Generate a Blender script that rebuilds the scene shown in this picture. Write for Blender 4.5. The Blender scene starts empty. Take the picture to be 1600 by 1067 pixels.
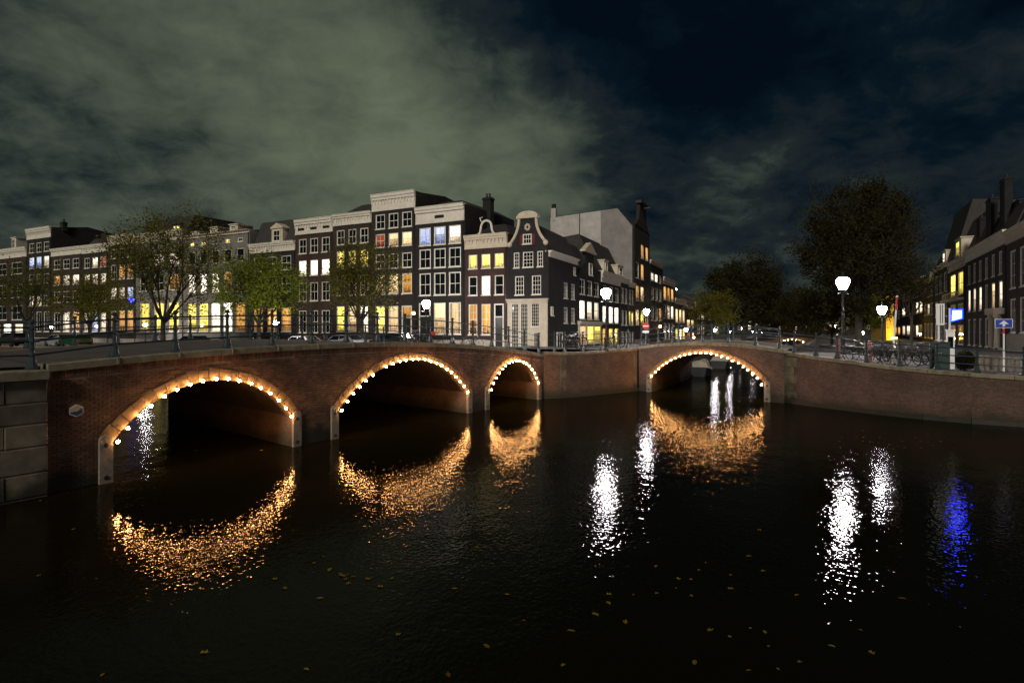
import bpy, bmesh, math, random
from mathutils import Vector, Matrix
R = random.Random(11)
sc = bpy.context.scene
COL = sc.collection
rad = math.radians

# ------------------------------------------------------------------ camera
F, CX, HY, H = 966.0, 800.0, 515.0, 4.2          # focal length and horizon in pixels of the 1600 px photograph, eye height over the water
cam = bpy.data.cameras.new('camera')
cam.sensor_width = 36.0
cam.lens = 36.0 * F / 1600.0
cam.shift_y = -(533.5 - HY) / 1600.0
cam.clip_start, cam.clip_end = 0.1, 3000
co = bpy.data.objects.new('camera', cam)
COL.objects.link(co)
co.location = (0, 0, H)
co.rotation_euler = (rad(90), 0, 0)
sc.camera = co

# ------------------------------------------------------------------ world: night sky with clouds lit by the city
SUN_EL, SUN_AZ = rad(30), rad(199)                # bearing the glow of the town behind the camera comes from
w = bpy.data.worlds.new('World')
sc.world = w
w.use_nodes = True
NT = w.node_tree
NT.nodes.clear()


def nd(nt, typ, **kw):
    n = nt.nodes.new(typ)
    for k, v in kw.items():
        if k.startswith('i_'):
            n.inputs[k[2:].replace('_', ' ')].default_value = v
        else:
            setattr(n, k, v)
    return n


def lk(nt, a, b):
    nt.links.new(a, b)


def mth(nt, op, a, b=None, c=None, clamp=False):
    n = nt.nodes.new('ShaderNodeMath')
    n.operation = op
    n.use_clamp = clamp
    for i, v in enumerate((a, b, c)):
        if v is None:
            continue
        if isinstance(v, (int, float)):
            n.inputs[i].default_value = v
        else:
            nt.links.new(v, n.inputs[i])
    return n.outputs[0]


def vmth(nt, op, a, b=None):
    n = nt.nodes.new('ShaderNodeVectorMath')
    n.operation = op
    for i, v in enumerate((a, b)):
        if v is None:
            continue
        if isinstance(v, tuple):
            n.inputs[i].default_value = v
        else:
            nt.links.new(v, n.inputs[i])
    return n


def ramp(nt, fac, stops, interp='LINEAR'):
    n = nt.nodes.new('ShaderNodeValToRGB')
    cr = n.color_ramp
    cr.interpolation = interp
    while len(cr.elements) < len(stops):
        cr.elements.new(0.5)
    for e, (p, c) in zip(cr.elements, stops):
        e.position = p
        e.color = (c[0], c[1], c[2], 1) if isinstance(c, tuple) else (c, c, c, 1)
    nt.links.new(fac, n.inputs[0])
    return n.outputs[0]


def mixc(nt, fac, a, b, blend='MIX'):
    n = nt.nodes.new('ShaderNodeMix')
    n.data_type = 'RGBA'
    n.blend_type = blend
    for s, v in ((n.inputs[0], fac), (n.inputs[6], a), (n.inputs[7], b)):
        if isinstance(v, (int, float)):
            s.default_value = v
        elif isinstance(v, tuple):
            s.default_value = (v[0], v[1], v[2], 1)
        else:
            nt.links.new(v, s)
    return n.outputs[2]


def build_world():
    nt = NT
    tc = nd(nt, 'ShaderNodeTexCoord')
    d = vmth(nt, 'NORMALIZE', tc.outputs['Generated']).outputs[0]
    sp = nd(nt, 'ShaderNodeSeparateXYZ')
    lk(nt, d, sp.inputs[0])
    dz = mth(nt, 'MAXIMUM', sp.outputs[2], 0.0)
    inv = mth(nt, 'DIVIDE', 1.0, mth(nt, 'ADD', dz, 0.34))
    cx = mth(nt, 'MULTIPLY', sp.outputs[0], inv)
    cy = mth(nt, 'MULTIPLY', sp.outputs[1], inv)
    cv = nd(nt, 'ShaderNodeCombineXYZ')
    lk(nt, cx, cv.inputs[0])
    lk(nt, cy, cv.inputs[1])
    big = nd(nt, 'ShaderNodeTexNoise', i_Scale=0.9, i_Detail=2.0, i_Roughness=0.5)
    lk(nt, vmth(nt, 'ADD', cv.outputs[0], (3.1, 7.7, 0)).outputs[0], big.inputs['Vector'])
    fine = nd(nt, 'ShaderNodeTexNoise', i_Scale=4.4, i_Detail=9.0, i_Roughness=0.58, i_Distortion=0.25)
    lk(nt, vmth(nt, 'ADD', cv.outputs[0], (1.3, 0.4, 2.2)).outputs[0], fine.inputs['Vector'])

    def blob(px, py, lo, hi):
        v = Vector(((px - CX) / F, 1, (HY - py) / F)).normalized()
        dot = vmth(nt, 'DOT_PRODUCT', d, tuple(v)).outputs['Value']
        n = nt.nodes.new('ShaderNodeMapRange')
        n.interpolation_type = 'SMOOTHERSTEP'
        nt.links.new(dot, n.inputs[0])
        n.inputs[1].default_value = math.cos(rad(lo))
        n.inputs[2].default_value = math.cos(rad(hi))
        return n.outputs[0]
    # cloud bank lit by the town, wind-drawn; the clear gap on its right; a thin bank low on the right
    def total(items):
        acc = None
        for px, py, lo, hi, k in items:
            t = mth(nt, 'MULTIPLY', blob(px, py, lo, hi), k)
            acc = t if acc is None else mth(nt, 'ADD', acc, t)
        return acc
    shape = total(((400, 180, 32, 2, 0.46), (760, 250, 17, 2, 0.26), (900, 200, 10, 1, 0.12), (1010, 370, 13, 1, 0.20), (1500, 330, 24, 2, 0.28), (1180, 390, 16, 1, 0.16),
                   (1270, 130, 27, 4, -0.36), (790, -20, 13, 1, -0.34), (330, 345, 10, 1, -0.16), (0, 420, 20, 2, -0.12), (-60, -90, 25, 2, -0.24), (190, 160, 22, 2, 0.15)))
    puff = nd(nt, 'ShaderNodeTexNoise', i_Scale=11.0, i_Detail=7.0, i_Roughness=0.62, i_Distortion=0.5)
    lk(nt, vmth(nt, 'ADD', cv.outputs[0], (0.3, 5.4, 1.2)).outputs[0], puff.inputs['Vector'])
    tex = mth(nt, 'ADD', mth(nt, 'MULTIPLY', mth(nt, 'SUBTRACT', fine.outputs[0], 0.5), 0.76), mth(nt, 'MULTIPLY', mth(nt, 'SUBTRACT', puff.outputs[0], 0.5), 0.42))
    tex = mth(nt, 'ADD', tex, mth(nt, 'MULTIPLY', mth(nt, 'SUBTRACT', big.outputs[0], 0.5), 0.22))
    dens = mth(nt, 'ADD', mth(nt, 'ADD', tex, 0.262), mth(nt, 'MULTIPLY', shape, 0.92), clamp=True)
    col = ramp(nt, dens, [(0.0, (0.0010, 0.0040, 0.0085)), (0.16, (0.0028, 0.0080, 0.0138)), (0.36, (0.0135, 0.0200, 0.0222)),
                          (0.62, (0.062, 0.077, 0.058)), (1.0, (0.124, 0.146, 0.098))])
    sky = nd(nt, 'ShaderNodeTexSky')
    sky.sky_type = 'NISHITA'
    sky.sun_disc = False
    sky.sun_elevation = rad(-9)
    sky.sun_rotation = SUN_AZ
    bg1 = nd(nt, 'ShaderNodeBackground', i_Strength=0.05)
    lk(nt, sky.outputs[0], bg1.inputs[0])
    bg2 = nd(nt, 'ShaderNodeBackground', i_Strength=1.0)
    lk(nt, col, bg2.inputs[0])
    ad = nd(nt, 'ShaderNodeAddShader')
    lk(nt, bg1.outputs[0], ad.inputs[0])
    lk(nt, bg2.outputs[0], ad.inputs[1])
    out = nd(nt, 'ShaderNodeOutputWorld')
    lk(nt, ad.outputs[0], out.inputs[0])


build_world()
sl = bpy.data.lights.new('sun', 'SUN')
sl.energy = 2.0
sl.angle = rad(8)
sl.color = (1.0, 0.92, 0.78)
so = bpy.data.objects.new('sun', sl)
COL.objects.link(so)
_d = Vector((math.sin(SUN_AZ) * math.cos(SUN_EL), math.cos(SUN_AZ) * math.cos(SUN_EL), math.sin(SUN_EL)))
so.rotation_euler = _d.to_track_quat('Z', 'Y').to_euler()

sc.view_settings.view_transform = 'Standard'
sc.view_settings.look = 'None'
sc.view_settings.exposure = 0.0
sc.view_settings.gamma = 1.0
sc.view_settings.use_curve_mapping = False
sc.render.engine = 'CYCLES'
sc.cycles.use_denoising = True
sc.cycles.max_bounces = 6
sc.cycles.diffuse_bounces = 2
sc.cycles.glossy_bounces = 4
sc.cycles.sample_clamp_indirect = 12.0
sc.cycles.use_light_tree = True


# ------------------------------------------------------------------ pixel to place
def on_line(px, o, d):
    """where the sight line of photograph column px crosses the ground line o + s d"""
    r = (px - CX) / F
    s = (r * o[1] - o[0]) / (d[0] - r * d[1])
    return (o[0] + s * d[0], o[1] + s * d[1])


def gz(py, Y):
    return H + (HY - py) * Y / F


def gp(px, Y):
    return ((px - CX) / F * Y, Y)


# ------------------------------------------------------------------ mesh helper
class MB:
    def __init__(s):
        s.v, s.f, s.m = [], [], []

    def add(s, vs, fs, mi=0):
        n = len(s.v)
        s.v += [tuple(p) for p in vs]
        for q in fs:
            s.f.append([i + n for i in q])
            s.m.append(mi)
        return s

    def quad(s, a, b, c, d, mi=0):
        return s.add([a, b, c, d], [(0, 1, 2, 3)], mi)

    def box(s, x0, x1, y0, y1, z0, z1, mi=0):
        return s.add([(x0, y0, z0), (x1, y0, z0), (x1, y1, z0), (x0, y1, z0), (x0, y0, z1), (x1, y0, z1), (x1, y1, z1), (x0, y1, z1)],
                     [(0, 3, 2, 1), (4, 5, 6, 7), (0, 1, 5, 4), (1, 2, 6, 5), (2, 3, 7, 6), (3, 0, 4, 7)], mi)

    def bar(s, p, q, w, h, mi=0):
        p, q = Vector(p), Vector(q)
        d = (q - p).normalized()
        up = Vector((0, 0, 1)) if abs(d.z) < 0.95 else Vector((0, 1, 0))
        sd = d.cross(up).normalized() * (w / 2)
        u = sd.cross(d).normalized() * (h / 2)
        return s.add([p - sd - u, p + sd - u, p + sd + u, p - sd + u, q - sd - u, q + sd - u, q + sd + u, q - sd + u],
                     [(0, 3, 2, 1), (4, 5, 6, 7), (0, 1, 5, 4), (1, 2, 6, 5), (2, 3, 7, 6), (3, 0, 4, 7)], mi)

    def tube(s, pts, rs, n=6, mi=0, cap=True):
        pts = [Vector(p) for p in pts]
        if isinstance(rs, (int, float)):
            rs = [rs] * len(pts)
        base = len(s.v)
        ref = Vector((0.31, 0.17, 0.93))
        for i, p in enumerate(pts):
            d = (pts[min(i + 1, len(pts) - 1)] - pts[max(i - 1, 0)])
            d = d.normalized() if d.length > 1e-9 else Vector((0, 0, 1))
            a = d.cross(ref)
            if a.length < 0.1:
                a = d.cross(Vector((1, 0, 0)))
            a.normalize()
            b = d.cross(a)
            for k in range(n):
                t = 2 * math.pi * k / n
                s.v.append(tuple(p + (a * math.cos(t) + b * math.sin(t)) * rs[i]))
        for i in range(len(pts) - 1):
            for k in range(n):
                k2 = (k + 1) % n
                s.f.append([base + i * n + k, base + i * n + k2, base + (i + 1) * n + k2, base + (i + 1) * n + k])
                s.m.append(mi)
        if cap:
            s.f.append([base + k for k in range(n)][::-1])
            s.m.append(mi)
            s.f.append([base + (len(pts) - 1) * n + k for k in range(n)])
            s.m.append(mi)
        return s

    def lathe(s, prof, c=(0, 0, 0), n=10, mi=0):
        base = len(s.v)
        for r, z in prof:
            for k in range(n):
                t = 2 * math.pi * k / n
                s.v.append((c[0] + r * math.cos(t), c[1] + r * math.sin(t), c[2] + z))
        for i in range(len(prof) - 1):
            for k in range(n):
                k2 = (k + 1) % n
                s.f.append([base + i * n + k, base + i * n + k2, base + (i + 1) * n + k2, base + (i + 1) * n + k])
                s.m.append(mi)
        s.f.append([base + k for k in range(n)][::-1])
        s.m.append(mi)
        s.f.append([base + (len(prof) - 1) * n + k for k in range(n)])
        s.m.append(mi)
        return s

    def ball(s, c, r, n=8, m=5, mi=0):
        pr = [(max(1e-4, r * math.sin(math.pi * i / m)), -r * math.cos(math.pi * i / m)) for i in range(m + 1)]
        return s.lathe(pr, c, n, mi)

    def prism(s, pts, y0, y1, mi=0):
        """polygon in (x, z), counter-clockwise seen from -y, pushed from y0 to y1"""
        n = len(pts)
        vs = [(x, y0, z) for x, z in pts] + [(x, y1, z) for x, z in pts]
        fs = [list(range(n)), list(range(2 * n - 1, n - 1, -1))] + [(i + n, (i + 1) % n + n, (i + 1) % n, i) for i in range(n)]
        return s.add(vs, fs, mi)

    def mesh(s, name, mats, smooth=False, uv=False):
        me = bpy.data.meshes.new(name)
        me.from_pydata(s.v, [], s.f)
        if not isinstance(mats, (list, tuple)):
            mats = [mats]
        for m in mats:
            me.materials.append(m)
        if len(mats) > 1:
            me.polygons.foreach_set('material_index', s.m)
        if smooth:
            me.polygons.foreach_set('use_smooth', [True] * len(me.polygons))
        if uv:
            u = me.uv_layers.new(name='uv')
            for p in me.polygons:
                n = p.normal
                for li in p.loop_indices:
                    c = me.vertices[me.loops[li].vertex_index].co
                    if abs(n.z) > 0.8:
                        u.data[li].uv = (c.x, c.y)
                    else:
                        t = Vector((-n.y, n.x, 0)).normalized()
                        u.data[li].uv = (c.dot(t), c.z)
        me.update()
        return me

    def build(s, name, mats, parent=None, smooth=False, uv=False):
        return link(name, s.mesh(name, mats, smooth, uv), parent)


def link(name, me, parent=None, loc=(0, 0, 0), rotz=0.0):
    o = bpy.data.objects.new(name, me)
    COL.objects.link(o)
    if parent:
        o.parent = parent
    o.location = loc
    o.rotation_euler = (0, 0, rotz)
    return o


def tag(o, label=None, cat=None, group=None, kind=None):
    if label:
        o['label'] = label
    if cat:
        o['category'] = cat
    if group:
        o['group'] = group
    if kind:
        o['kind'] = kind
    return o


def thing(name, label, cat, loc=(0, 0, 0), rotz=0.0, group=None):
    o = bpy.data.objects.new(name, None)
    COL.objects.link(o)
    o.location = loc
    o.rotation_euler = (0, 0, rotz)
    return tag(o, label, cat, group)


def dup(o, loc, rotz, label=None):
    def cp(a, par):
        c = a.copy()
        COL.objects.link(c)
        if par:
            c.parent = par
        for ch in list(a.children):
            cp(ch, c)
        return c
    c = cp(o, None)
    c.location = loc
    c.rotation_euler = (0, 0, rotz)
    if label:
        c['label'] = label
    return c


# ------------------------------------------------------------------ materials
def mat(name, col, rough=0.7, var=0.25, scale=3.0, bump=0.0, spec=0.5, metal=0.0, rnd=0.0, coords='Object', detail=5.0):
    m = bpy.data.materials.new(name)
    m.use_nodes = True
    nt = m.node_tree
    b = nt.nodes['Principled BSDF']
    b.inputs['Roughness'].default_value = rough
    b.inputs['Metallic'].default_value = metal
    b.inputs['Specular IOR Level'].default_value = spec
    tc = nd(nt, 'ShaderNodeTexCoord')
    nz = nd(nt, 'ShaderNodeTexNoise', i_Scale=scale, i_Detail=detail, i_Roughness=0.62)
    lk(nt, tc.outputs[coords], nz.inputs['Vector'])
    f = ramp(nt, nz.outputs[0], [(0.28, 1.0 - var), (0.72, 1.0 + var)])
    c = mixc(nt, 1.0, f, col, 'MULTIPLY')
    if rnd:
        oi = nd(nt, 'ShaderNodeObjectInfo')
        g = nd(nt, 'ShaderNodeNewGeometry')
        r = mth(nt, 'FRACT', mth(nt, 'ADD', oi.outputs['Random'], g.outputs['Random Per Island']))
        f2 = ramp(nt, r, [(0.0, 1.0 - rnd), (1.0, 1.0 + rnd)])
        c = mixc(nt, 1.0, c, f2, 'MULTIPLY')
    lk(nt, c, b.inputs['Base Color'])
    if bump:
        bp = nd(nt, 'ShaderNodeBump', i_Strength=1.0, i_Distance=bump)
        lk(nt, nz.outputs[0], bp.inputs['Height'])
        lk(nt, bp.outputs[0], b.inputs['Normal'])
    return m


def brick_mat(name, c1, c2, mort, bw=0.22, rh=0.067, rough=0.85, wet=False):
    m = bpy.data.materials.new(name)
    m.use_nodes = True
    nt = m.node_tree
    b = nt.nodes['Principled BSDF']
    b.inputs['Roughness'].default_value = rough
    uv = nd(nt, 'ShaderNodeUVMap')
    uv.uv_map = 'uv'
    bt = nd(nt, 'ShaderNodeTexBrick', i_Scale=1.0)
    bt.inputs['Brick Width'].default_value = bw
    bt.inputs['Row Height'].default_value = rh
    bt.inputs['Mortar Size'].default_value = 0.007
    bt.inputs['Color1'].default_value = (*c1, 1)
    bt.inputs['Color2'].default_value = (*c2, 1)
    bt.inputs['Mortar'].default_value = (*mort, 1)
    lk(nt, uv.outputs[0], bt.inputs['Vector'])
    n1 = nd(nt, 'ShaderNodeTexNoise', i_Scale=0.7, i_Detail=6.0, i_Roughness=0.65)
    n2 = nd(nt, 'ShaderNodeTexNoise', i_Scale=9.0, i_Detail=3.0)
    lk(nt, uv.outputs[0], n1.inputs['Vector'])
    lk(nt, uv.outputs[0], n2.inputs['Vector'])
    f = ramp(nt, n1.outputs[0], [(0.3, 0.55), (0.7, 1.35)])
    f2 = ramp(nt, n2.outputs[0], [(0.3, 0.75), (0.7, 1.25)])
    c = mixc(nt, 1.0, mixc(nt, 1.0, bt.outputs[0], f, 'MULTIPLY'), f2, 'MULTIPLY')
    if wet:                                        # algae along the water line, lime runs under the coping
        sp = nd(nt, 'ShaderNodeSeparateXYZ')
        lk(nt, uv.outputs[0], sp.inputs[0])
        k = mth(nt, 'ADD', sp.outputs[1], mth(nt, 'MULTIPLY', mth(nt, 'SUBTRACT', n1.outputs[0], 0.5), 0.9))
        g = ramp(nt, mth(nt, 'DIVIDE', k, 1.4), [(0.14, 1.0), (0.42, 0.0)])
        c = mixc(nt, mth(nt, 'MULTIPLY', g, 0.8), c, (0.020, 0.019, 0.010))
    lk(nt, c, b.inputs['Base Color'])
    bp = nd(nt, 'ShaderNodeBump', i_Strength=0.8, i_Distance=0.012, invert=True)
    lk(nt, bt.outputs['Fac'], bp.inputs['Height'])
    lk(nt, bp.outputs[0], b.inputs['Normal'])
    return m


def emit(name, col, strength, sampling='AUTO'):
    m = bpy.data.materials.new(name)
    m.use_nodes = True
    nt = m.node_tree
    nt.nodes.clear()
    e = nd(nt, 'ShaderNodeEmission', i_Color=(*col, 1), i_Strength=strength)
    o = nd(nt, 'ShaderNodeOutputMaterial')
    lk(nt, e.outputs[0], o.inputs[0])
    m.cycles.emission_sampling = sampling
    return m


def room(name, top, low, strength, stripes=0.35, clutter=0.6):
    """a lit room seen through its window: curtains at the sides, things standing on the sill"""
    m = bpy.data.materials.new(name)
    m.use_nodes = True
    nt = m.node_tree
    nt.nodes.clear()
    tc = nd(nt, 'ShaderNodeTexCoord')
    oi = nd(nt, 'ShaderNodeObjectInfo')
    sp = nd(nt, 'ShaderNodeSeparateXYZ')
    lk(nt, tc.outputs['Generated'], sp.inputs[0])
    x, z = sp.outputs[0], sp.outputs[2]
    off = mth(nt, 'MULTIPLY', oi.outputs['Random'], 60.0)
    cb = nd(nt, 'ShaderNodeCombineXYZ')
    lk(nt, mth(nt, 'ADD', mth(nt, 'MULTIPLY', x, 7.0), off), cb.inputs[0])
    lk(nt, mth(nt, 'MULTIPLY', z, 0.5), cb.inputs[1])
    st = nd(nt, 'ShaderNodeTexNoise', i_Scale=1.6, i_Detail=2.0)
    lk(nt, cb.outputs[0], st.inputs['Vector'])
    fs = ramp(nt, st.outputs[0], [(0.35, 1.0 - stripes), (0.62, 1.0)])
    cb2 = nd(nt, 'ShaderNodeCombineXYZ')
    lk(nt, mth(nt, 'ADD', mth(nt, 'MULTIPLY', x, 2.2), off), cb2.inputs[0])
    lk(nt, mth(nt, 'MULTIPLY', z, 3.4), cb2.inputs[1])
    cl = nd(nt, 'ShaderNodeTexNoise', i_Scale=2.2, i_Detail=3.0)
    lk(nt, cb2.outputs[0], cl.inputs['Vector'])
    low_f = ramp(nt, mth(nt, 'ADD', z, mth(nt, 'MULTIPLY', mth(nt, 'SUBTRACT', cl.outputs[0], 0.5), 0.9)), [(0.10, 1.0 - clutter), (0.34, 1.0)])
    col = mixc(nt, mth(nt, 'ADD', mth(nt, 'MULTIPLY', cl.outputs[0], 0.6), mth(nt, 'MULTIPLY', z, 0.5), clamp=True), low, top)
    r2 = mth(nt, 'FRACT', mth(nt, 'MULTIPLY', oi.outputs['Random'], 13.7))
    r3 = mth(nt, 'FRACT', mth(nt, 'MULTIPLY', oi.outputs['Random'], 29.3))
    side = mth(nt, 'ABSOLUTE', mth(nt, 'SUBTRACT', mth(nt, 'ADD', x, mth(nt, 'MULTIPLY', mth(nt, 'SUBTRACT', st.outputs[0], 0.5), 0.10)), 0.5))
    cur = mth(nt, 'GREATER_THAN', side, mth(nt, 'ADD', 0.24, mth(nt, 'MULTIPLY', r2, 0.42)))
    fs = mth(nt, 'MULTIPLY', fs, mth(nt, 'SUBTRACT', 1.0, mth(nt, 'MULTIPLY', cur, 0.5)))
    bl_ = mth(nt, 'LESS_THAN', z, mth(nt, 'SUBTRACT', mth(nt, 'MULTIPLY', r3, 1.5), 0.75))     # part drawn blind, darker room below it
    fs = mth(nt, 'MULTIPLY', fs, mth(nt, 'SUBTRACT', 1.0, mth(nt, 'MULTIPLY', bl_, 0.55)))
    amp = mth(nt, 'ADD', 0.6, mth(nt, 'MULTIPLY', mth(nt, 'FRACT', mth(nt, 'MULTIPLY', oi.outputs['Random'], 7.31)), 0.7))
    e = nd(nt, 'ShaderNodeEmission')
    lk(nt, col, e.inputs[0])
    lk(nt, mth(nt, 'MULTIPLY', mth(nt, 'MULTIPLY', mth(nt, 'MULTIPLY', fs, low_f), amp), strength), e.inputs[1])
    g = nd(nt, 'ShaderNodeBsdfGlossy', i_Roughness=0.03)
    mx = nd(nt, 'ShaderNodeMixShader')
    mx.inputs[0].default_value = 0.05
    lk(nt, e.outputs[0], mx.inputs[1])
    lk(nt, g.outputs[0], mx.inputs[2])
    o = nd(nt, 'ShaderNodeOutputMaterial')
    lk(nt, mx.outputs[0], o.inputs[0])
    m.cycles.emission_sampling = 'NONE'
    return m


def leaf_mat(name, c1, c2, c3):
    m = bpy.data.materials.new(name)
    m.use_nodes = True
    nt = m.node_tree
    nt.nodes.clear()
    g = nd(nt, 'ShaderNodeNewGeometry')
    oi = nd(nt, 'ShaderNodeObjectInfo')
    c = ramp(nt, mth(nt, 'FRACT', mth(nt, 'ADD', g.outputs['Random Per Island'], oi.outputs['Random'])), [(0.0, c1), (0.55, c2), (1.0, c3)])
    df = nd(nt, 'ShaderNodeBsdfDiffuse')
    tr = nd(nt, 'ShaderNodeBsdfTranslucent')
    lk(nt, c, df.inputs[0])
    lk(nt, c, tr.inputs[0])
    mx = nd(nt, 'ShaderNodeMixShader')
    mx.inputs[0].default_value = 0.4
    lk(nt, df.outputs[0], mx.inputs[1])
    lk(nt, tr.outputs[0], mx.inputs[2])
    o = nd(nt, 'ShaderNodeOutputMaterial')
    lk(nt, mx.outputs[0], o.inputs[0])
    return m


def water_mat():
    """murky canal water: dark body, thin mirror whose normal comes from the slope of small ripples"""
    m = bpy.data.materials.new('canal_water')
    m.use_nodes = True
    nt = m.node_tree
    nt.nodes.clear()
    tc = nd(nt, 'ShaderNodeTexCoord')
    gust = nd(nt, 'ShaderNodeTexNoise', i_Scale=0.11, i_Detail=2.0)      # calmer and livelier patches
    lk(nt, tc.outputs['Object'], gust.inputs['Vector'])
    gain = ramp(nt, gust.outputs[0], [(0.36, 0.72), (0.64, 1.22)])
    EPS = 0.006

    def height(off):
        mp = nd(nt, 'ShaderNodeMapping')
        mp.inputs['Rotation'].default_value = (0, 0, rad(20))
        mp.inputs['Scale'].default_value = (1.2, 0.85, 1.0)
        lk(nt, vmth(nt, 'ADD', tc.outputs['Object'], off).outputs[0], mp.inputs[0])
        h = None
        for s_, a_, d_ in WAVES:
            n = nd(nt, 'ShaderNodeTexNoise', i_Scale=s_, i_Detail=d_, i_Roughness=0.5)
            lk(nt, vmth(nt, 'ADD', mp.outputs[0], (s_ * 3.1, s_, s_ * 0.37)).outputs[0], n.inputs['Vector'])
            t = mth(nt, 'MULTIPLY', n.outputs[0], a_)
            h = t if h is None else mth(nt, 'ADD', h, t)
        return h
    h0 = height((0, 0, 0))
    k = mth(nt, 'MULTIPLY', gain, -1.0 / EPS)
    sx = mth(nt, 'MULTIPLY', mth(nt, 'SUBTRACT', height((EPS, 0, 0)), h0), k)
    sx = mth(nt, 'MULTIPLY', sx, 0.8)
    sy = mth(nt, 'MULTIPLY', mth(nt, 'SUBTRACT', height((0, EPS, 0)), h0), k)
    nv = nd(nt, 'ShaderNodeCombineXYZ')
    lk(nt, sx, nv.inputs[0])
    lk(nt, sy, nv.inputs[1])
    nv.inputs[2].default_value = 1.0
    nrm = vmth(nt, 'NORMALIZE', nv.outputs[0]).outputs[0]
    gl = nd(nt, 'ShaderNodeBsdfGlossy', i_Roughness=0.015)
    lk(nt, nrm, gl.inputs['Normal'])
    df = nd(nt, 'ShaderNodeBsdfDiffuse')
    df.inputs[0].default_value = (0.0050, 0.0046, 0.0016, 1)
    fr = nd(nt, 'ShaderNodeFresnel', i_IOR=1.33)
    lk(nt, nrm, fr.inputs['Normal'])
    mx = nd(nt, 'ShaderNodeMixShader')
    lk(nt, mth(nt, 'MULTIPLY', fr.outputs[0], 0.5), mx.inputs[0])
    lk(nt, df.outputs[0], mx.inputs[1])
    lk(nt, gl.outputs[0], mx.inputs[2])
    o = nd(nt, 'ShaderNodeOutputMaterial')
    lk(nt, mx.outputs[0], o.inputs[0])
    return m


WAVES = ((1.1, 0.015, 0.0), (4.8, 0.0076, 1.0), (12.0, 0.0072, 1.0))
M = {}
M['water'] = water_mat()
M['bridge_brick'] = brick_mat('bridge_brick', (0.085, 0.041, 0.021), (0.055, 0.026, 0.014), (0.085, 0.066, 0.045), wet=True)
M['quay_brick'] = brick_mat('quay_brick', (0.104, 0.054, 0.038), (0.064, 0.033, 0.024), (0.085, 0.07, 0.056), wet=True)
def weathered(name, col, rnd):
    m = mat(name, col, 0.85, 0.45, 2.2, 0.002, rnd=rnd)
    nt = m.node_tree
    b = nt.nodes['Principled BSDF']
    src = b.inputs['Base Color'].links[0].from_socket
    g = nd(nt, 'ShaderNodeNewGeometry')
    n = nd(nt, 'ShaderNodeTexNoise', i_Scale=0.8, i_Detail=7.0, i_Roughness=0.65)
    lk(nt, g.outputs['Position'], n.inputs['Vector'])
    sp = nd(nt, 'ShaderNodeSeparateXYZ')
    lk(nt, g.outputs['Position'], sp.inputs[0])
    k = mth(nt, 'ADD', sp.outputs[2], mth(nt, 'MULTIPLY', mth(nt, 'SUBTRACT', n.outputs[0], 0.5), 1.5))
    wet = ramp(nt, k, [(0.25, 0.92), (0.75, 0.0)])                         # algae and wet at the water line
    c = mixc(nt, wet, src, (0.012, 0.013, 0.006))
    st = nd(nt, 'ShaderNodeMapping')                                       # lime runs, drawn down the wall
    st.inputs['Scale'].default_value = (2.6, 2.6, 0.35)
    lk(nt, g.outputs['Position'], st.inputs[0])
    n2 = nd(nt, 'ShaderNodeTexNoise', i_Scale=1.0, i_Detail=6.0, i_Roughness=0.7)
    lk(nt, st.outputs[0], n2.inputs['Vector'])
    c = mixc(nt, ramp(nt, n2.outputs[0], [(0.60, 0.0), (0.74, 0.55)]), c, (0.13, 0.115, 0.09))
    lk(nt, mixc(nt, 1.0, c, ramp(nt, n.outputs[0], [(0.32, 0.45), (0.66, 1.3)]), 'MULTIPLY'), b.inputs['Base Color'])
    return m


M['brick'] = weathered('brick', (0.112, 0.053, 0.027), 0.45)
M['vault_brick'] = brick_mat('vault_brick', (0.105, 0.060, 0.040), (0.072, 0.040, 0.027), (0.12, 0.095, 0.07), wet=True)
M['mortar'] = weathered('mortar', (0.21, 0.165, 0.115), 0.0)
M['arch_stone'] = mat('arch_stone', (0.100, 0.066, 0.034), 0.85, 0.3, 6.0, 0.006, rnd=0.22)
M['stone'] = weathered('stone', (0.128, 0.106, 0.074), 0.35)
M['coping'] = mat('coping', (0.16, 0.142, 0.095), 0.8, 0.45, 3.5, 0.008, rnd=0.15)
M['post_stone'] = mat('post_stone', (0.17, 0.15, 0.12), 0.8, 0.4, 5.0, 0.006)
M['iron'] = mat('iron', (0.018, 0.032, 0.036), 0.38, 0.3, 8.0, spec=0.6)
M['black_iron'] = mat('black_iron', (0.012, 0.013, 0.015), 0.4, 0.3, 8.0)
M['paving'] = brick_mat('paving', (0.075, 0.058, 0.052), (0.055, 0.045, 0.042), (0.035, 0.03, 0.028), 0.21, 0.10)
M['asphalt'] = mat('asphalt', (0.055, 0.050, 0.047), 0.85, 0.3, 5.0, 0.004)
M['wood'] = mat('fender_wood', (0.018, 0.016, 0.012), 0.6, 0.4, 5.0, 0.006)
M['white'] = mat('white_paint', (0.64, 0.60, 0.51), 0.55, 0.12, 2.0)
M['cream'] = mat('cream_paint', (0.54, 0.47, 0.36), 0.55, 0.14, 2.0)
M['frame'] = mat('window_paint', (0.70, 0.67, 0.58), 0.5, 0.12, 3.0)
M['dark_frame'] = mat('dark_frame', (0.03, 0.028, 0.026), 0.5, 0.2, 3.0)
M['slate'] = mat('roof_tile', (0.030, 0.026, 0.026), 0.75, 0.35, 2.0, 0.02)
M['plinth'] = mat('plinth_stone', (0.36, 0.33, 0.27), 0.8, 0.25, 2.0)
M['door'] = mat('door_paint', (0.016, 0.02, 0.016), 0.35, 0.2, 3.0)
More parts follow.
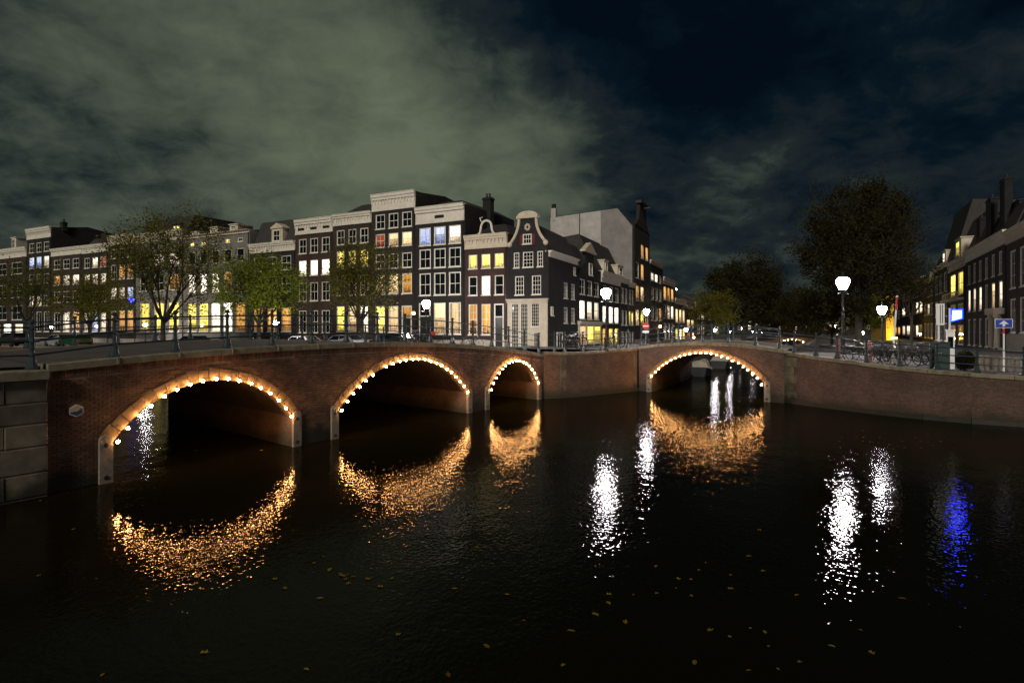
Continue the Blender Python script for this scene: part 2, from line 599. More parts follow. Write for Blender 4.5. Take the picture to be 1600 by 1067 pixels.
for k, c in (('dk', (0.021, 0.0155, 0.014)), ('br', (0.036, 0.023, 0.018)), ('rd', (0.046, 0.023, 0.0175)), ('bk', (0.0135, 0.0125, 0.013)),
             ('gy', (0.17, 0.16, 0.135)), ('wh', (0.42, 0.395, 0.375))):
    if k in ('gy', 'wh'):
        M[k] = mat('plaster_' + k, c, 0.85, 0.22, 0.8, rnd=0.05)
    else:
        M[k] = brick_mat('house_brick_' + k, c, tuple(x * 0.72 for x in c), tuple(min(1, x * 1.5) for x in c))
M['gy2'] = mat('plaster_grey', (0.22, 0.205, 0.20), 0.85, 0.25, 0.5)
M['glass'] = mat('window_glass', (0.006, 0.008, 0.010), 0.06, 0.2, 1.0, spec=0.6)
M['lit_c'] = room('lit_cream', (1.0, 0.78, 0.44), (1.0, 0.54, 0.20), 2.0)
M['lit_w'] = room('lit_white', (1.0, 0.90, 0.74), (1.0, 0.70, 0.42), 2.4, 0.35, 0.65)
M['lit_W'] = room('lit_bright', (1.0, 0.93, 0.78), (1.0, 0.84, 0.56), 4.5, 0.2, 0.35)
M['lit_y'] = room('lit_yellow', (1.0, 0.82, 0.17), (0.95, 0.68, 0.09), 2.7, 0.5, 0.75)
M['lit_o'] = room('lit_orange', (1.0, 0.54, 0.13), (0.9, 0.32, 0.06), 1.5, 0.5, 0.7)
M['lit_b'] = room('lit_blue', (0.70, 0.76, 1.0), (0.30, 0.40, 1.0), 1.6, 0.35, 0.6)
M['lit_r'] = room('lit_red', (0.75, 0.16, 0.08), (0.5, 0.08, 0.04), 0.8, 0.5)
M['lamp'] = emit('lamp_light', (1.0, 0.90, 0.92), 300.0)
M['lamp_far'] = emit('lamp_light_far', (1.0, 0.90, 0.86), 60.0)
M['lamp_orange'] = emit('lamp_light_orange', (1.0, 0.42, 0.10), 45.0)
M['lamp_yellow'] = emit('lamp_light_yellow', (1.0, 0.60, 0.06), 200.0)
M['bulb'] = emit('bulb_light', (1.0, 0.47, 0.155), 230.0)
M['blue_light'] = emit('blue_light', (0.0, 0.0045, 1.0), 110.0)
M['blue_bulb'] = emit('blue_bulb', (0.02, 0.04, 1.0), 25.0)
M['leaf_olive'] = leaf_mat('leaf_olive', (0.085, 0.102, 0.015), (0.14, 0.148, 0.020), (0.19, 0.145, 0.025))
M['leaf_green'] = leaf_mat('leaf_green', (0.12, 0.17, 0.018), (0.19, 0.25, 0.024), (0.27, 0.26, 0.035))
M['leaf_dark'] = leaf_mat('leaf_dark', (0.018, 0.019, 0.008), (0.034, 0.033, 0.012), (0.06, 0.046, 0.016))
M['leaf_fallen'] = leaf_mat('leaf_fallen', (0.20, 0.13, 0.02), (0.26, 0.19, 0.03), (0.14, 0.075, 0.015))
M['bark'] = mat('bark', (0.035, 0.028, 0.02), 0.9, 0.4, 4.0, 0.03)
M['tyre'] = mat('tyre', (0.012, 0.012, 0.012), 0.8, 0.2)
M['steel'] = mat('steel', (0.5, 0.5, 0.5), 0.3, 0.1, metal=1.0)
M['saddle'] = mat('saddle', (0.02, 0.018, 0.016), 0.5)
for k, c in (('car_dark', (0.02, 0.024, 0.022)), ('car_grey', (0.22, 0.23, 0.24)), ('car_green', (0.012, 0.05, 0.016)), ('car_white', (0.6, 0.6, 0.58)), ('car_red', (0.25, 0.02, 0.02))):
    M[k] = mat(k, c, 0.25, 0.06, 1.0, spec=0.7)
M['red'] = mat('red_paint', (0.50, 0.025, 0.02), 0.45, 0.1)
M['dark_red'] = mat('dark_red_paint', (0.10, 0.012, 0.010), 0.5, 0.2)
M['sign_white'] = mat('sign_white', (0.8, 0.8, 0.8), 0.4, 0.04)
M['sign_blue'] = mat('sign_blue', (0.02, 0.06, 0.42), 0.4, 0.05)
M['cabinet'] = mat('cabinet_paint', (0.012, 0.035, 0.032), 0.5, 0.2)
M['pink'] = mat('bollard_paint', (0.30, 0.10, 0.09), 0.6, 0.2)
M['canvas'] = mat('canvas', (0.30, 0.27, 0.21), 0.85, 0.2, 2.0)
M['hull'] = mat('hull_paint', (0.02, 0.024, 0.03), 0.4, 0.2)
M['sodium_wall'] = mat('sodium_lit_plaster', (0.62, 0.42, 0.06), 0.85, 0.15, 1.0)  # yellow of the sodium light painted into the plaster colour
M['plate_sky'] = mat('enamel_cream', (0.62, 0.44, 0.25), 0.4, 0.15, 12.0)
M['plate_sea'] = mat('enamel_blue', (0.03, 0.07, 0.16), 0.4, 0.3, 12.0)
M['flag'] = mat('flag', (0.4, 0.4, 0.42), 0.8)

# ------------------------------------------------------------------ ground plan
# main bridge: local x along its face from the near left end, local y into the bridge
BO, BDIR = Vector((-11.89, 15.8)), Vector((0.533, 0.846)).normalized()
BROT = math.atan2(BDIR.y, BDIR.x)
BIN = Vector((-BDIR.y, BDIR.x))
B_LEN, B_DEP, B_SKEW = 26.1, 12.0, 0.18


def bw(x, y):
    p = BO + BDIR * (x + B_SKEW * y) + BIN * y
    return (p.x, p.y)


def b_top(x):
    return 3.685 - 0.0032 * (x - 10.6) ** 2 - (0.0009 * max(0, x - 10.6) ** 2)


# side bridge
SO, SDIR = Vector((8.70, 42.46)), Vector((0.692, -0.722)).normalized()
SROT = math.atan2(SDIR.y, SDIR.x)
SIN = Vector((-SDIR.y, SDIR.x))
S_LEN, S_DEP, S_SKEW = 9.9, 9.0, -0.334


def sw(x, y):
    p = SO + SDIR * (x + S_SKEW * y) + SIN * y
    return (p.x, p.y)


def s_top(x):
    return 3.42 - 0.0150 * (x - 4.9) ** 2


FO, FD = (3.48, 60.0), (-0.881, 0.473)           # front row of houses
SLO, SLD = (3.55, 60.0), (0.445, 1.0)            # houses left of the side canal
RLO, RLD = (45.6, 55.0), (0.5176, 1.0)           # houses right of the side canal


def street_z(x, y):
    z = 2.15
    for (cx_, cy_, top, r) in ((1.0, 41.0, 3.0, 9.0), (11.0, 47.0, 3.05, 9.0), (-10.0, 46.0, 2.9, 8.0), (18.0, 40.0, 2.98, 9.0)):
        k = math.exp(-((x - cx_) ** 2 + (y - cy_) ** 2) / (r * r))
        z = max(z, 2.15 + (top - 2.15) * min(1, k * 1.15))
    return z


def slab(name, poly, zf, m, step=3.0, skirt=1.6):
    """a piece of ground: polygon cut by a grid so that it can follow the slope, with a skirt down to below the water"""
    bm = bmesh.new()
    bm.faces.new([bm.verts.new((x, y, 0)) for x, y in poly])
    xs = [p[0] for p in poly]
    ys = [p[1] for p in poly]
    for ax, lo, hi in ((0, max(min(xs), -60), min(max(xs), 60)), (1, max(min(ys), 5), min(max(ys), 90))):
        k = lo + step
        while k < hi:
            c = [0, 0, 0]
            n = [0, 0, 0]
            c[ax], n[ax] = k, 1
            bmesh.ops.bisect_plane(bm, geom=bm.verts[:] + bm.edges[:] + bm.faces[:], plane_co=c, plane_no=n)
            k += step
    for v in bm.verts:
        v.co.z = zf(v.co.x, v.co.y)
    bm.normal_update()
    for f in bm.faces:
        if f.normal.z < 0:
            f.normal_flip()
    uvl = bm.loops.layers.uv.new('uv')
    for f in bm.faces:
        for l in f.loops:
            l[uvl].uv = (l.vert.co.x, l.vert.co.y)
    me = bpy.data.meshes.new(name)
    bm.to_mesh(me)
    bm.free()
    me.materials.append(m)
    return tag(link(name, me), kind='structure')


wm = MB()
wm.quad((-400, -60, 0), (400, -60, 0), (400, 600, 0), (-400, 600, 0))
tag(wm.build('water', M['water']), kind='structure')

RIGHT_QUAY = [(15.75, 35.85), (16.6, 33.7), (17.6, 31.7), (18.35, 30.3), (19.3, 29.0), (20.6, 27.7), (22.3, 26.55), (25.0, 25.3), (29.5, 24.0), (40.0, 22.0), (70.0, 18.0)]
RQ_TOP = [2.93, 2.74, 2.58, 2.45, 2.35, 2.27, 2.18, 2.15, 2.15, 2.15, 2.15]
CORNER_QUAY = [bw(25.9, -0.02), (2.95, 37.95), (4.4, 39.0), (6.5, 40.75), (8.62, 42.52)]
CQ_TOP = [2.86, 2.80, 2.80, 2.87, 2.96]


def rq_z(x, y):
    """street level behind the right quay follows its coping"""
    best, z = 1e9, 2.15
    for (a, b), t in zip(RIGHT_QUAY, RQ_TOP):
        d = (a - x) ** 2 + (b - y) ** 2
        if d < best:
            best, z = d, t
    return 2.15 + (z - 2.15) * math.exp(-best / 120.0) - 0.03


def left_z(x, y):
    return 3.25


# island carrying the front row and the left side of the side canal
c0 = bw(B_LEN, 0.35)
c1 = bw(B_LEN, B_DEP)
pe = (c1[0] + FD[0] * 170, c1[1] + FD[1] * 170)
s_bl = sw(0.0, S_DEP)
sl_end = (s_bl[0] + 0.445 * 240, s_bl[1] + 240)
poly = [c0, (3.0, 38.2), (4.3, 39.3), (6.3, 41.0), sw(0.0, 0.4), s_bl, sl_end, (-160, 330), (-200, 240), pe, c1]
slab('street', poly, street_z, M['asphalt'])
# right bank
s_br = sw(S_LEN - 1.5, S_DEP)
sr_end = (s_br[0] + 0.5176 * 240, s_br[1] + 240)
rq_in = [(x + 0.12, y + 0.18) for x, y in RIGHT_QUAY]
poly = [sw(S_LEN, 0.4)] + rq_in + [(160, 10), (260, 120), (300, 300), sr_end, s_br]
slab('street', poly, lambda x, y: max(rq_z(x, y), 2.15), M['asphalt'])
# bank the left end of the main bridge rests on
poly = [bw(-3.2, 0.4), bw(0.25, 0.4), bw(0.25, B_DEP), (bw(0, B_DEP)[0] + FD[0] * 60, bw(0, B_DEP)[1] + FD[1] * 60), (-90, 30), (-60, 4), (-17.5, 9.0)]
slab('street', poly, left_z, M['asphalt'])


# ------------------------------------------------------------------ masonry
def coping_run(pts, parent, length=1.8, width=0.55, h=0.2, over=0.06, rib=True):
    """one stone after another along a line of (x, y, ztop); the line is the outer edge, the stones lie on its left"""
    seg = []
    for a, b in zip(pts[:-1], pts[1:]):
        a, b = Vector(a), Vector(b)
        seg.append((a, b, (b - a).length))
    total = sum(s[2] for s in seg)
    n = max(1, round(total / length))

    def at(t):
        for a, b, l in seg:
            if t <= l or (a, b, l) == seg[-1]:
                return a.lerp(b, min(1, t / l)), (b - a).normalized()
            t -= l
    for i in range(n):
        p, d = at(total * i / n + 0.012)
        q, d2 = at(total * (i + 1) / n - 0.012)
        nrm, nrm2 = Vector((-d.y, d.x, 0)), Vector((-d2.y, d2.x, 0))
        jit = R.uniform(-0.008, 0.008)
        mb = MB()
        vs = []
        for base, nn in ((p, nrm), (q, nrm2)):
            for off, dz in ((-over, -h), (-over, -0.03), (-over + 0.03, jit), (width, jit), (width, -h)):
                vs.append(base + nn * off + Vector((0, 0, dz)))
        mb.add(vs, [(0, 1, 6, 5), (1, 2, 7, 6), (2, 3, 8, 7), (3, 4, 9, 8), (4, 0, 5, 9), (4, 3, 2, 1, 0), (5, 6, 7, 8, 9)])
        if rib:
            e, nn = q, nrm2
            mb.bar(e - nn * (over + 0.015) + Vector((0, 0, -h + 0.02)) - d2 * 0.05, e - nn * (over + 0.015) + Vector((0, 0, -0.01)) - d2 * 0.05, 0.07, 0.05)
        mb.build('coping_stone', M['coping'], parent)


def arch_z(a, x):
    c = (a['b'] - a['a']) / 2
    r = (c * c + a['rise'] ** 2) / (2 * a['rise'])
    xm = (a['a'] + a['b']) / 2
    return a['zs'] + a['rise'] - r + math.sqrt(max(0, r * r - (x - xm) ** 2))


def arch_pts(a, n, off=0.0):
    """n+1 points and outward directions along the arch edge, equal steps of arc"""
    c = (a['b'] - a['a']) / 2
    r = (c * c + a['rise'] ** 2) / (2 * a['rise'])
    xm, zc = (a['a'] + a['b']) / 2, a['zs'] + a['rise'] - r
    th = math.asin(c / r)
    return [(xm + (r + off) * math.sin(t), zc + (r + off) * math.cos(t)) for t in [-th + 2 * th * i / n for i in range(n + 1)]]


def fender_post(x, parent, w_=0.34, h=1.28, y=-0.10):
    mb = MB()
    n = 7
    pts = [(x - w_ / 2, -0.6), (x + w_ / 2, -0.6), (x + w_ / 2, h - 0.12)]
    pts += [(x + w_ / 2 * math.cos(math.pi * i / n), h - 0.12 + 0.14 * math.sin(math.pi * i / n)) for i in range(1, n)]
    pts += [(x - w_ / 2, h - 0.12)]
    mb.prism(pts, y, 0.03)
    o = mb.build('fender_post', M['post_stone'], parent)
    for z in (0.16, h - 0.26):
        k = MB()
        k.lathe([(0.07, -0.02), (0.07, 0.012), (0.03, 0.02)], n=8)
        p = k.build('anchor_plate', M['black_iron'], o)
        p.location = (x, y, z)
        p.rotation_euler = (rad(90), 0, 0)
    return o


def arch_bridge(label, origin, rot, length, depth, skew, ztop, arches, wall_mat, nm='brick_bridge', bricks=False, x_start=0.0, posts=(), band_mat=None, coping=True):
    t = thing(nm, label, 'bridge', (origin[0], origin[1], 0), rot)

    def P(x, y, z):
        return (x + skew * y, y, z)
    xs = {x_start, length}
    for a in arches:
        xs.add(a['a'])
        xs.add(a['b'])
        for x, z in arch_pts(a, 26):
            xs.add(min(max(x, a['a']), a['b']))
    k = x_start
    while k < length:
        if not any(abs(k - q) < 0.05 for q in xs):
            xs.add(k)
        k += 1.0
    xs = sorted(xs)
    mb = MB()
    for x0, x1 in zip(xs[:-1], xs[1:]):
        if x1 - x0 < 1e-5:
            continue
        xm = (x0 + x1) / 2
        ar = next((a for a in arches if a['a'] < xm < a['b']), None)
        z0, z1 = (arch_z(ar, x0), arch_z(ar, x1)) if ar else (-1.0, -1.0)
        for y, fl in ((0, False), (depth, True)):
            q = [P(x0, y, z0), P(x1, y, z1), P(x1, y, ztop(x1) - 0.19), P(x0, y, ztop(x0) - 0.19)]
            mb.quad(*(q[::-1] if fl else q))
        if ar:
            mb.quad(P(x0, 0, z0), P(x0, depth, z0), P(x1, depth, z1), P(x1, 0, z1), 1)
    for a in arches:
        mb.quad(P(a['a'], 0, -1), P(a['a'], depth, -1), P(a['a'], depth, a['zs']), P(a['a'], 0, a['zs']), 1)
        mb.quad(P(a['b'], depth, -1), P(a['b'], 0, -1), P(a['b'], 0, a['zs']), P(a['b'], depth, a['zs']), 1)
    mb.build('wall', [M['mortar'] if bricks else wall_mat, M['vault_brick']], t, uv=True)
    dk = MB()
    for x0, x1 in zip(xs[:-1], xs[1:]):
        dk.quad(P(x0, 0.35, ztop(x0) - 0.06), P(x1, 0.35, ztop(x1) - 0.06), P(x1, depth - 0.35, ztop(x1) - 0.06), P(x0, depth - 0.35, ztop(x0) - 0.06))
    dk.build('deck', M['paving'], t, uv=True)
    # arch rings, stone by stone
    for a in arches:
        n = a['n']
        inn = arch_pts(a, n)
        for i in range(n):
            band = a['band'] * R.uniform(0.93, 1.05)
            if i == n // 2:
                band *= 1.25
            if a.get('rough') and i < n // 2 and i % 4 == 0:
                band *= 1.18
            out = arch_pts(a, n, band)
            g = 0.012
            p0, p1, q1, q0 = inn[i], inn[i + 1], out[i + 1], out[i]

            def sh(u, v, k_):
                return (u[0] + (v[0] - u[0]) * k_, u[1] + (v[1] - u[1]) * k_)
            L = max(0.05, math.dist(p0, p1))
            k_ = g / L
            pr = R.uniform(-0.035, -0.022)
            pts = [sh(p0, p1, k_), sh(p1, p0, k_), sh(q1, q0, k_), sh(q0, q1, k_)]
            pts = [(x, z - 0.006 if j < 2 else z) for j, (x, z) in enumerate(pts)]
            v = MB()
            vs = [(x, pr, z) for x, z in pts] + [(x, 0.28, z) for x, z in pts]
            v.add(vs, [(0, 1, 2, 3), (4, 7, 6, 5), (0, 4, 5, 1), (1, 5, 6, 2), (2, 6, 7, 3), (3, 7, 4, 0)])
            v.build('voussoir', band_mat or M['arch_stone'], t)
    for x, h in posts:
        fender_post(x, t, h=h)
    if bricks:
        pieces = []
        bwid, bh, gap, row = 0.203, 0.055, 0.015, 0
        z = 0.03
        while z < 3.7:
            x = x_start + (0.0 if row % 2 else -0.109)
            while x < length:
                x0, x1 = max(x, x_start), min(x + bwid, length)
                xm, ok = (x0 + x1) / 2, x1 - x0 > 0.05
                top = ztop(xm) - 0.19 - 0.22
                if z + bh > top - 0.01:
                    ok = False
                for a in arches:
                    if ok:
                        c = (a['b'] - a['a']) / 2
                        r = (c * c + a['rise'] ** 2) / (2 * a['rise'])
                        xc, zc = (a['a'] + a['b']) / 2, a['zs'] + a['rise'] - r
                        if a['a'] - 0.02 < x1 and x0 < a['b'] + 0.02 and z < a['zs'] + 0.02:
                            ok = False
                        for xx in (x0, xm, x1):
                            if math.hypot(xx - xc, z + bh / 2 - zc) < r + 0.15 and z + bh > a['zs'] - 0.05 and a['a'] - 0.3 < xx < a['b'] + 0.3:
                                ok = False
                for px_, h in posts:
                    if ok and abs(xm - px_) < 0.17 + 0.05 and z < h:
                        if x0 < px_ - 0.17 and xm < px_:
                            x1 = min(x1, px_ - 0.165)
                        elif x1 > px_ + 0.17 and xm > px_:
                            x0 = max(x0, px_ + 0.165)
                        else:
                            ok = False
                        if x1 - x0 < 0.03:
                            ok = False
                if ok:
                    pieces.append((x0, x1, z, z + bh))
                x += bwid + gap
            z += bh + gap
            row += 1
        # a course of bricks on end under the coping
        x = x_start
        while x < length - 0.06:
            tz = ztop(x + 0.03) - 0.19
            pieces.append((x, x + 0.055, tz - 0.215, tz - 0.006))
            x += 0.067
        pieces.sort(key=lambda p: p[0])
        near, rest = pieces[:300], pieces[300:]
        shared = {}
        for x0, x1, z0, z1 in near:
            key = (round(x1 - x0, 2), round(z1 - z0, 2))
            if key not in shared:
                b = MB()
                b.box(-key[0] / 2, key[0] / 2, -0.012, 0.02, -key[1] / 2, key[1] / 2)
                shared[key] = b.mesh('brick', M['brick'])
            o = link('brick', shared[key], t, ((x0 + x1) / 2, R.uniform(-0.003, 0.003), (z0 + z1) / 2))
        b = MB()
        for x0, x1, z0, z1 in rest:
            y = -0.012 + R.uniform(-0.003, 0.003)
            b.add([(x0, y, z0), (x1, y, z0), (x1, y, z1), (x0, y, z1), (x0, 0.01, z0), (x1, 0.01, z0), (x1, 0.01, z1), (x0, 0.01, z1)],
                  [(0, 1, 2, 3), (0, 4, 5, 1), (1, 5, 6, 2), (2, 6, 7, 3), (3, 7, 4, 0)])
        tag(b.build('brickwork', M['brick'], t), kind='stuff')
    if coping:
        n = 40
        f = [(x_start + (length - x_start) * i / n) for i in range(n + 1)]
        coping_run([(x, 0, ztop(x)) for x in f], t)
        coping_run([(x + skew * depth, depth, ztop(x)) for x in f[::-1]], t, rib=False)
    return t


def railing(label, pts, post_h=1.24, rails=(0.36, 0.71, 1.06), m='iron', ends=(0.0, 0.0), group=None, n=9):
    """posts with a flared foot and a ball on top, three rails threaded through them; pts are (x, y, z)"""
    cx_, cy_, cz_ = pts[0]
    t = thing('bridge_railing', label, 'railing', (cx_, cy_, cz_), 0, group)
    prof = [(0.155, -0.12), (0.155, 0.05), (0.125, 0.09), (0.085, 0.27), (0.068, 0.31), (0.078, 0.34), (0.078, 0.39), (0.058, 0.43), (0.055, 0.64), (0.072, 0.68),
            (0.072, 0.74), (0.052, 0.78), (0.048, 0.98), (0.066, 1.02), (0.066, 1.09), (0.036, 1.12), (0.034, 1.14), (0.066, 1.18), (0.072, 1.215), (0.05, 1.26), (0.005, 1.275)]
    b = MB()
    b.lathe(prof, (0, 0, 0), n)
    me = b.mesh('post', M[m], smooth=False)
    for x, y, z in pts:
        link('post', me, t, (x - cx_, y - cy_, z - cz_))
    for h in rails:
        b = MB()
        line = [Vector((x - cx_, y - cy_, z - cz_ + h)) for x, y, z in pts]
        if ends[0]:
            line.insert(0, line[0] + (line[0] - line[1]).normalized() * ends[0])
        if ends[1]:
            line.append(line[-1] + (line[-1] - line[-2]).normalized() * ends[1])
        b.tube(line, 0.026, 6)
        b.build('rail', M[m], t, smooth=True)
    return t


A1 = dict(a=1.55, b=7.5, zs=1.10, rise=1.50, n=21, band=0.34, rough=True)
A2 = dict(a=9.62, b=18.05, zs=1.06, rise=1.80, n=31, band=0.32)
A3 = dict(a=19.95, b=25.15, zs=1.02, rise=1.40, n=21, band=0.28)
main_bridge = arch_bridge('long brick bridge with three lit arches and worn stone coping on the left', BO, BROT, B_LEN, B_DEP, B_SKEW, b_top, [A1, A2, A3], M['bridge_brick'],
                          bricks=True, posts=[(1.36, 1.30), (7.68, 1.26), (9.44, 1.26), (18.22, 1.2), (19.78, 1.2), (25.32, 1.2)])
AS = dict(a=1.05, b=8.75, zs=1.08, rise=1.62, n=29, band=0.32)
side_bridge = arch_bridge('short brick bridge with a single lit arch over the side canal', SO, SROT, S_LEN, S_DEP, S_SKEW, s_top, [AS], M['quay_brick'],
                          posts=[(0.86, 1.2), (8.94, 1.2)])

# near stone pier at the left end of the main bridge
pier = thing('stone_pier', 'big block-built stone pier at the near left end of the long bridge', 'pier', (BO.x, BO.y, 0), BROT)
b = MB()
b.box(-4.2, -0.08, -0.172, 0.9, -1.0, 2.92)
b.build('core', M['mortar'], pier)
rows = [(-0.55, 0.02), (0.04, 0.62), (0.64, 1.27), (1.29, 1.84), (1.86, 2.36), (2.38, 2.93)]
for i, (z0, z1) in enumerate(rows):
    cuts = [-4.2, -2.9, -1.9, -0.95, -0.05] if i % 2 else [-4.2, -3.3, -2.35, -1.35, -0.05]
    for x0, x1 in zip(cuts[:-1], cuts[1:]):
        b = MB()
        g = 0.006
        y = -0.20 + R.uniform(-0.015, 0.015)
        b.add([(x0 + g, y + 0.012, z0 + g), (x1 - g, y + 0.012, z0 + g), (x1 - g, y + 0.012, z1 - g), (x0 + g, y + 0.012, z1 - g),
               (x0 + g + 0.018, y, z0 + g + 0.016), (x1 - g - 0.018, y, z0 + g + 0.016), (x1 - g - 0.018, y, z1 - g - 0.016), (x0 + g + 0.018, y, z1 - g - 0.016),
               (x0 + g, 0.3, z0 + g), (x1 - g, 0.3, z0 + g), (x1 - g, 0.3, z1 - g), (x0 + g, 0.3, z1 - g)],
              [(4, 5, 6, 7), (0, 1, 5, 4), (1, 2, 6, 5), (2, 3, 7, 6), (3, 0, 4, 7), (8, 9, 1, 0), (9, 10, 2, 1), (10, 11, 3, 2), (11, 8, 0, 3)])
        b.build('stone_block', M['stone'], pier)
coping_run([(-4.2, -0.24, 3.19), (-0.04, -0.24, 3.19)], pier, 1.4, 0.9, 0.24, rib=False)

# quay walls


def quay_wall(label, path, tops, name='quay_wall', m='quay_brick', strips=(), beam=True, length=1.6, rib=False):
    t = thing(name, label, 'quay wall', (path[0][0], path[0][1], 0))
    ox, oy = path[0]
    P = [(x - ox, y - oy) for x, y in path]
    b = MB()
    inner = []
    for i, (x, y) in enumerate(P):
        a = Vector(P[max(0, i - 1)])
        c = Vector(P[min(len(P) - 1, i + 1)])
        d = (c - a).normalized()
        inner.append((x - d.y * 0.5, y + d.x * 0.5))
    for i in range(len(P) - 1):
        (x0, y0), (x1, y1) = P[i], P[i + 1]
        (u0, v0), (u1, v1) = inner[i], inner[i + 1]
        z0, z1 = tops[i] - 0.18, tops[i + 1] - 0.18
        b.quad((x0, y0, -1), (x1, y1, -1), (x1, y1, z1), (x0, y0, z0))
        b.quad((x0, y0, z0), (x1, y1, z1), (u1, v1, z1), (u0, v0, z0))
        b.quad((u1, v1, -1), (u0, v0, -1), (u0, v0, z0), (u1, v1, z1))
    for i in (0, len(P) - 1):
        b.quad((P[i][0], P[i][1], -1), (inner[i][0], inner[i][1], -1), (inner[i][0], inner[i][1], tops[i] - 0.18), (P[i][0], P[i][1], tops[i] - 0.18))
    b.build('wall', M[m], t, uv=True)
    coping_run([(x, y, z) for (x, y), z in zip(P, tops)], t, length, 0.5, 0.18, rib=rib)
    if beam:
        b = MB()
        pts = [Vector((x, y, 0.06)) for x, y in P]
        for p, q in zip(pts[:-1], pts[1:]):
            d = (q - p).normalized()
            o = Vector((d.y, -d.x, 0)) * 0.05
            b.bar(p + o, q + o, 0.16, 0.30)
        b.build('fender_beam', M['wood'], t)
    for i, fr, wd in strips:                       # granite quoins
        p, q = Vector(P[i]), Vector(P[i + 1])
        d = (q - p).normalized()
        n = Vector((d.y, -d.x))
        s0 = p + d * fr
        zt = tops[i] - 0.19
        zz, kk = -0.2, 0
        while zz < zt - 0.1:
            hh = min(R.uniform(0.38, 0.55), zt - zz)
            ww = wd * (1.0 if kk % 2 else 0.8)
            b = MB()
            a0, a1 = s0 - n * 0.1, s0 + d * ww - n * 0.1
            f0, f1 = s0 + n * 0.025, s0 + d * ww + n * 0.025
            b.add([(f0.x, f0.y, zz + 0.008), (f1.x, f1.y, zz + 0.008), (f1.x, f1.y, zz + hh - 0.008), (f0.x, f0.y, zz + hh - 0.008),
                   (a0.x, a0.y, zz + 0.008), (a1.x, a1.y, zz + 0.008), (a1.x, a1.y, zz + hh - 0.008), (a0.x, a0.y, zz + hh - 0.008)],
                  [(0, 1, 2, 3), (4, 7, 6, 5), (0, 4, 5, 1), (1, 5, 6, 2), (2, 6, 7, 3), (3, 7, 4, 0)])
            b.build('quoin_stone', M['stone'], t)
            zz += hh
            kk += 1
    return t


quay_wall('reddish brick quay wall at the street corner between the two bridges', CORNER_QUAY, CQ_TOP, strips=((1, 0.0, 0.5), (3, 2.35, 0.36)))
quay_wall('long curved brick quay wall on the right below the blue arrow sign', RIGHT_QUAY, RQ_TOP, strips=((0, 0.0, 0.95),))
# canal walls behind the bridges
lw = [sw(0.9, S_DEP + 0.02), sl_end]
quay_wall('far quay wall along the left bank of the side canal', [lw[1], (lw[0][0] + 0.445 * 60, lw[0][1] + 60), lw[0]][::-1], [2.9, 2.2, 2.2], length=6.0)
rw = [sw(8.9, S_DEP + 0.02), sr_end]
quay_wall('far quay wall along the right bank of the side canal', [rw[1], (rw[0][0] + 0.5176 * 60, rw[0][1] + 60), rw[0]], [2.2, 2.2, 2.85], length=6.0)
quay_wall('quay wall behind the long bridge under the row of street trees', [pe, (c1[0] + FD[0] * 40, c1[1] + FD[1] * 40), c1], [2.25, 2.25, 2.75], length=6.0)

# railings
posts_x = [-0.04 + 1.715 * k for k in range(0, 16)]
near = [(*bw(x, 0.22), b_top(max(x, 0.02)) if x > 0 else 3.19) for x in posts_x]
near[0] = (*bw(-0.3, 0.10), 3.19)
pre = [(*bw(-2.0, 0.1), 3.19), (*bw(-3.8, 0.1), 3.19)]
railing('green iron railing along the near edge of the long bridge', pre[::-1] + near)
far = [(*bw(x, B_DEP - 0.22), b_top(max(x, 0))) for x in [-3.4, -1.7] + posts_x]
railing('green iron railing along the far edge of the long bridge', far)
cq = [(868, 0), (886, 0), (915, 0), (945, 0), (970, 0), (986, 0)]
cq_p = []
for px, _ in cq:
    r_ = (px - CX) / F
    for (p, q), (t0, t1) in zip(zip(CORNER_QUAY[:-1], CORNER_QUAY[1:]), zip(CQ_TOP[:-1], CQ_TOP[1:])):
        d = (q[0] - p[0], q[1] - p[1])
        x, y = on_line(px, p, d)
        k = ((x - p[0]) * d[0] + (y - p[1]) * d[1]) / (d[0] ** 2 + d[1] ** 2)
        if 0 <= k <= 1:
            n_ = Vector((-d[1], d[0])).normalized() * 0.25
            cq_p.append((x + n_.x, y + n_.y, t0 + (t1 - t0) * k))
            break
railing('bright iron railing with bicycles against it on the corner quay', cq_p, ends=(0.3, 0.5))
sb = [(*sw(x, 0.22), s_top(x)) for x in (0.15, 1.5, 3.05, 4.75, 6.5, 8.2, 9.6)]
railing('green iron railing along the near edge of the single arch bridge', sb)
sf = [(*sw(x, S_DEP - 0.22), s_top(x)) for x in (0.15, 1.9, 3.65, 5.4, 7.15, 8.9)]
railing('green iron railing along the far edge of the single arch bridge', sf)
rp = []
for i, px in enumerate([1236, 1270, 1303, 1349, 1402, 1462, 1527, 1601, 1700]):
    for (p, q), (t0, t1) in zip(zip(RIGHT_QUAY[:-1], RIGHT_QUAY[1:]), zip(RQ_TOP[:-1], RQ_TOP[1:])):
        d = (q[0] - p[0], q[1] - p[1])
        x, y = on_line(px, p, d)
        k = ((x - p[0]) * d[0] + (y - p[1]) * d[1]) / (d[0] ** 2 + d[1] ** 2)
        if -0.001 <= k <= 1:
            n_ = Vector((-d[1], d[0])).normalized() * 0.25
            rp.append((x + n_.x, y + n_.y, t0 + (t1 - t0) * k))
            break
railing('dark iron railing on the curved right quay in front of parked bicycles', rp, ends=(0.8, 0.0))


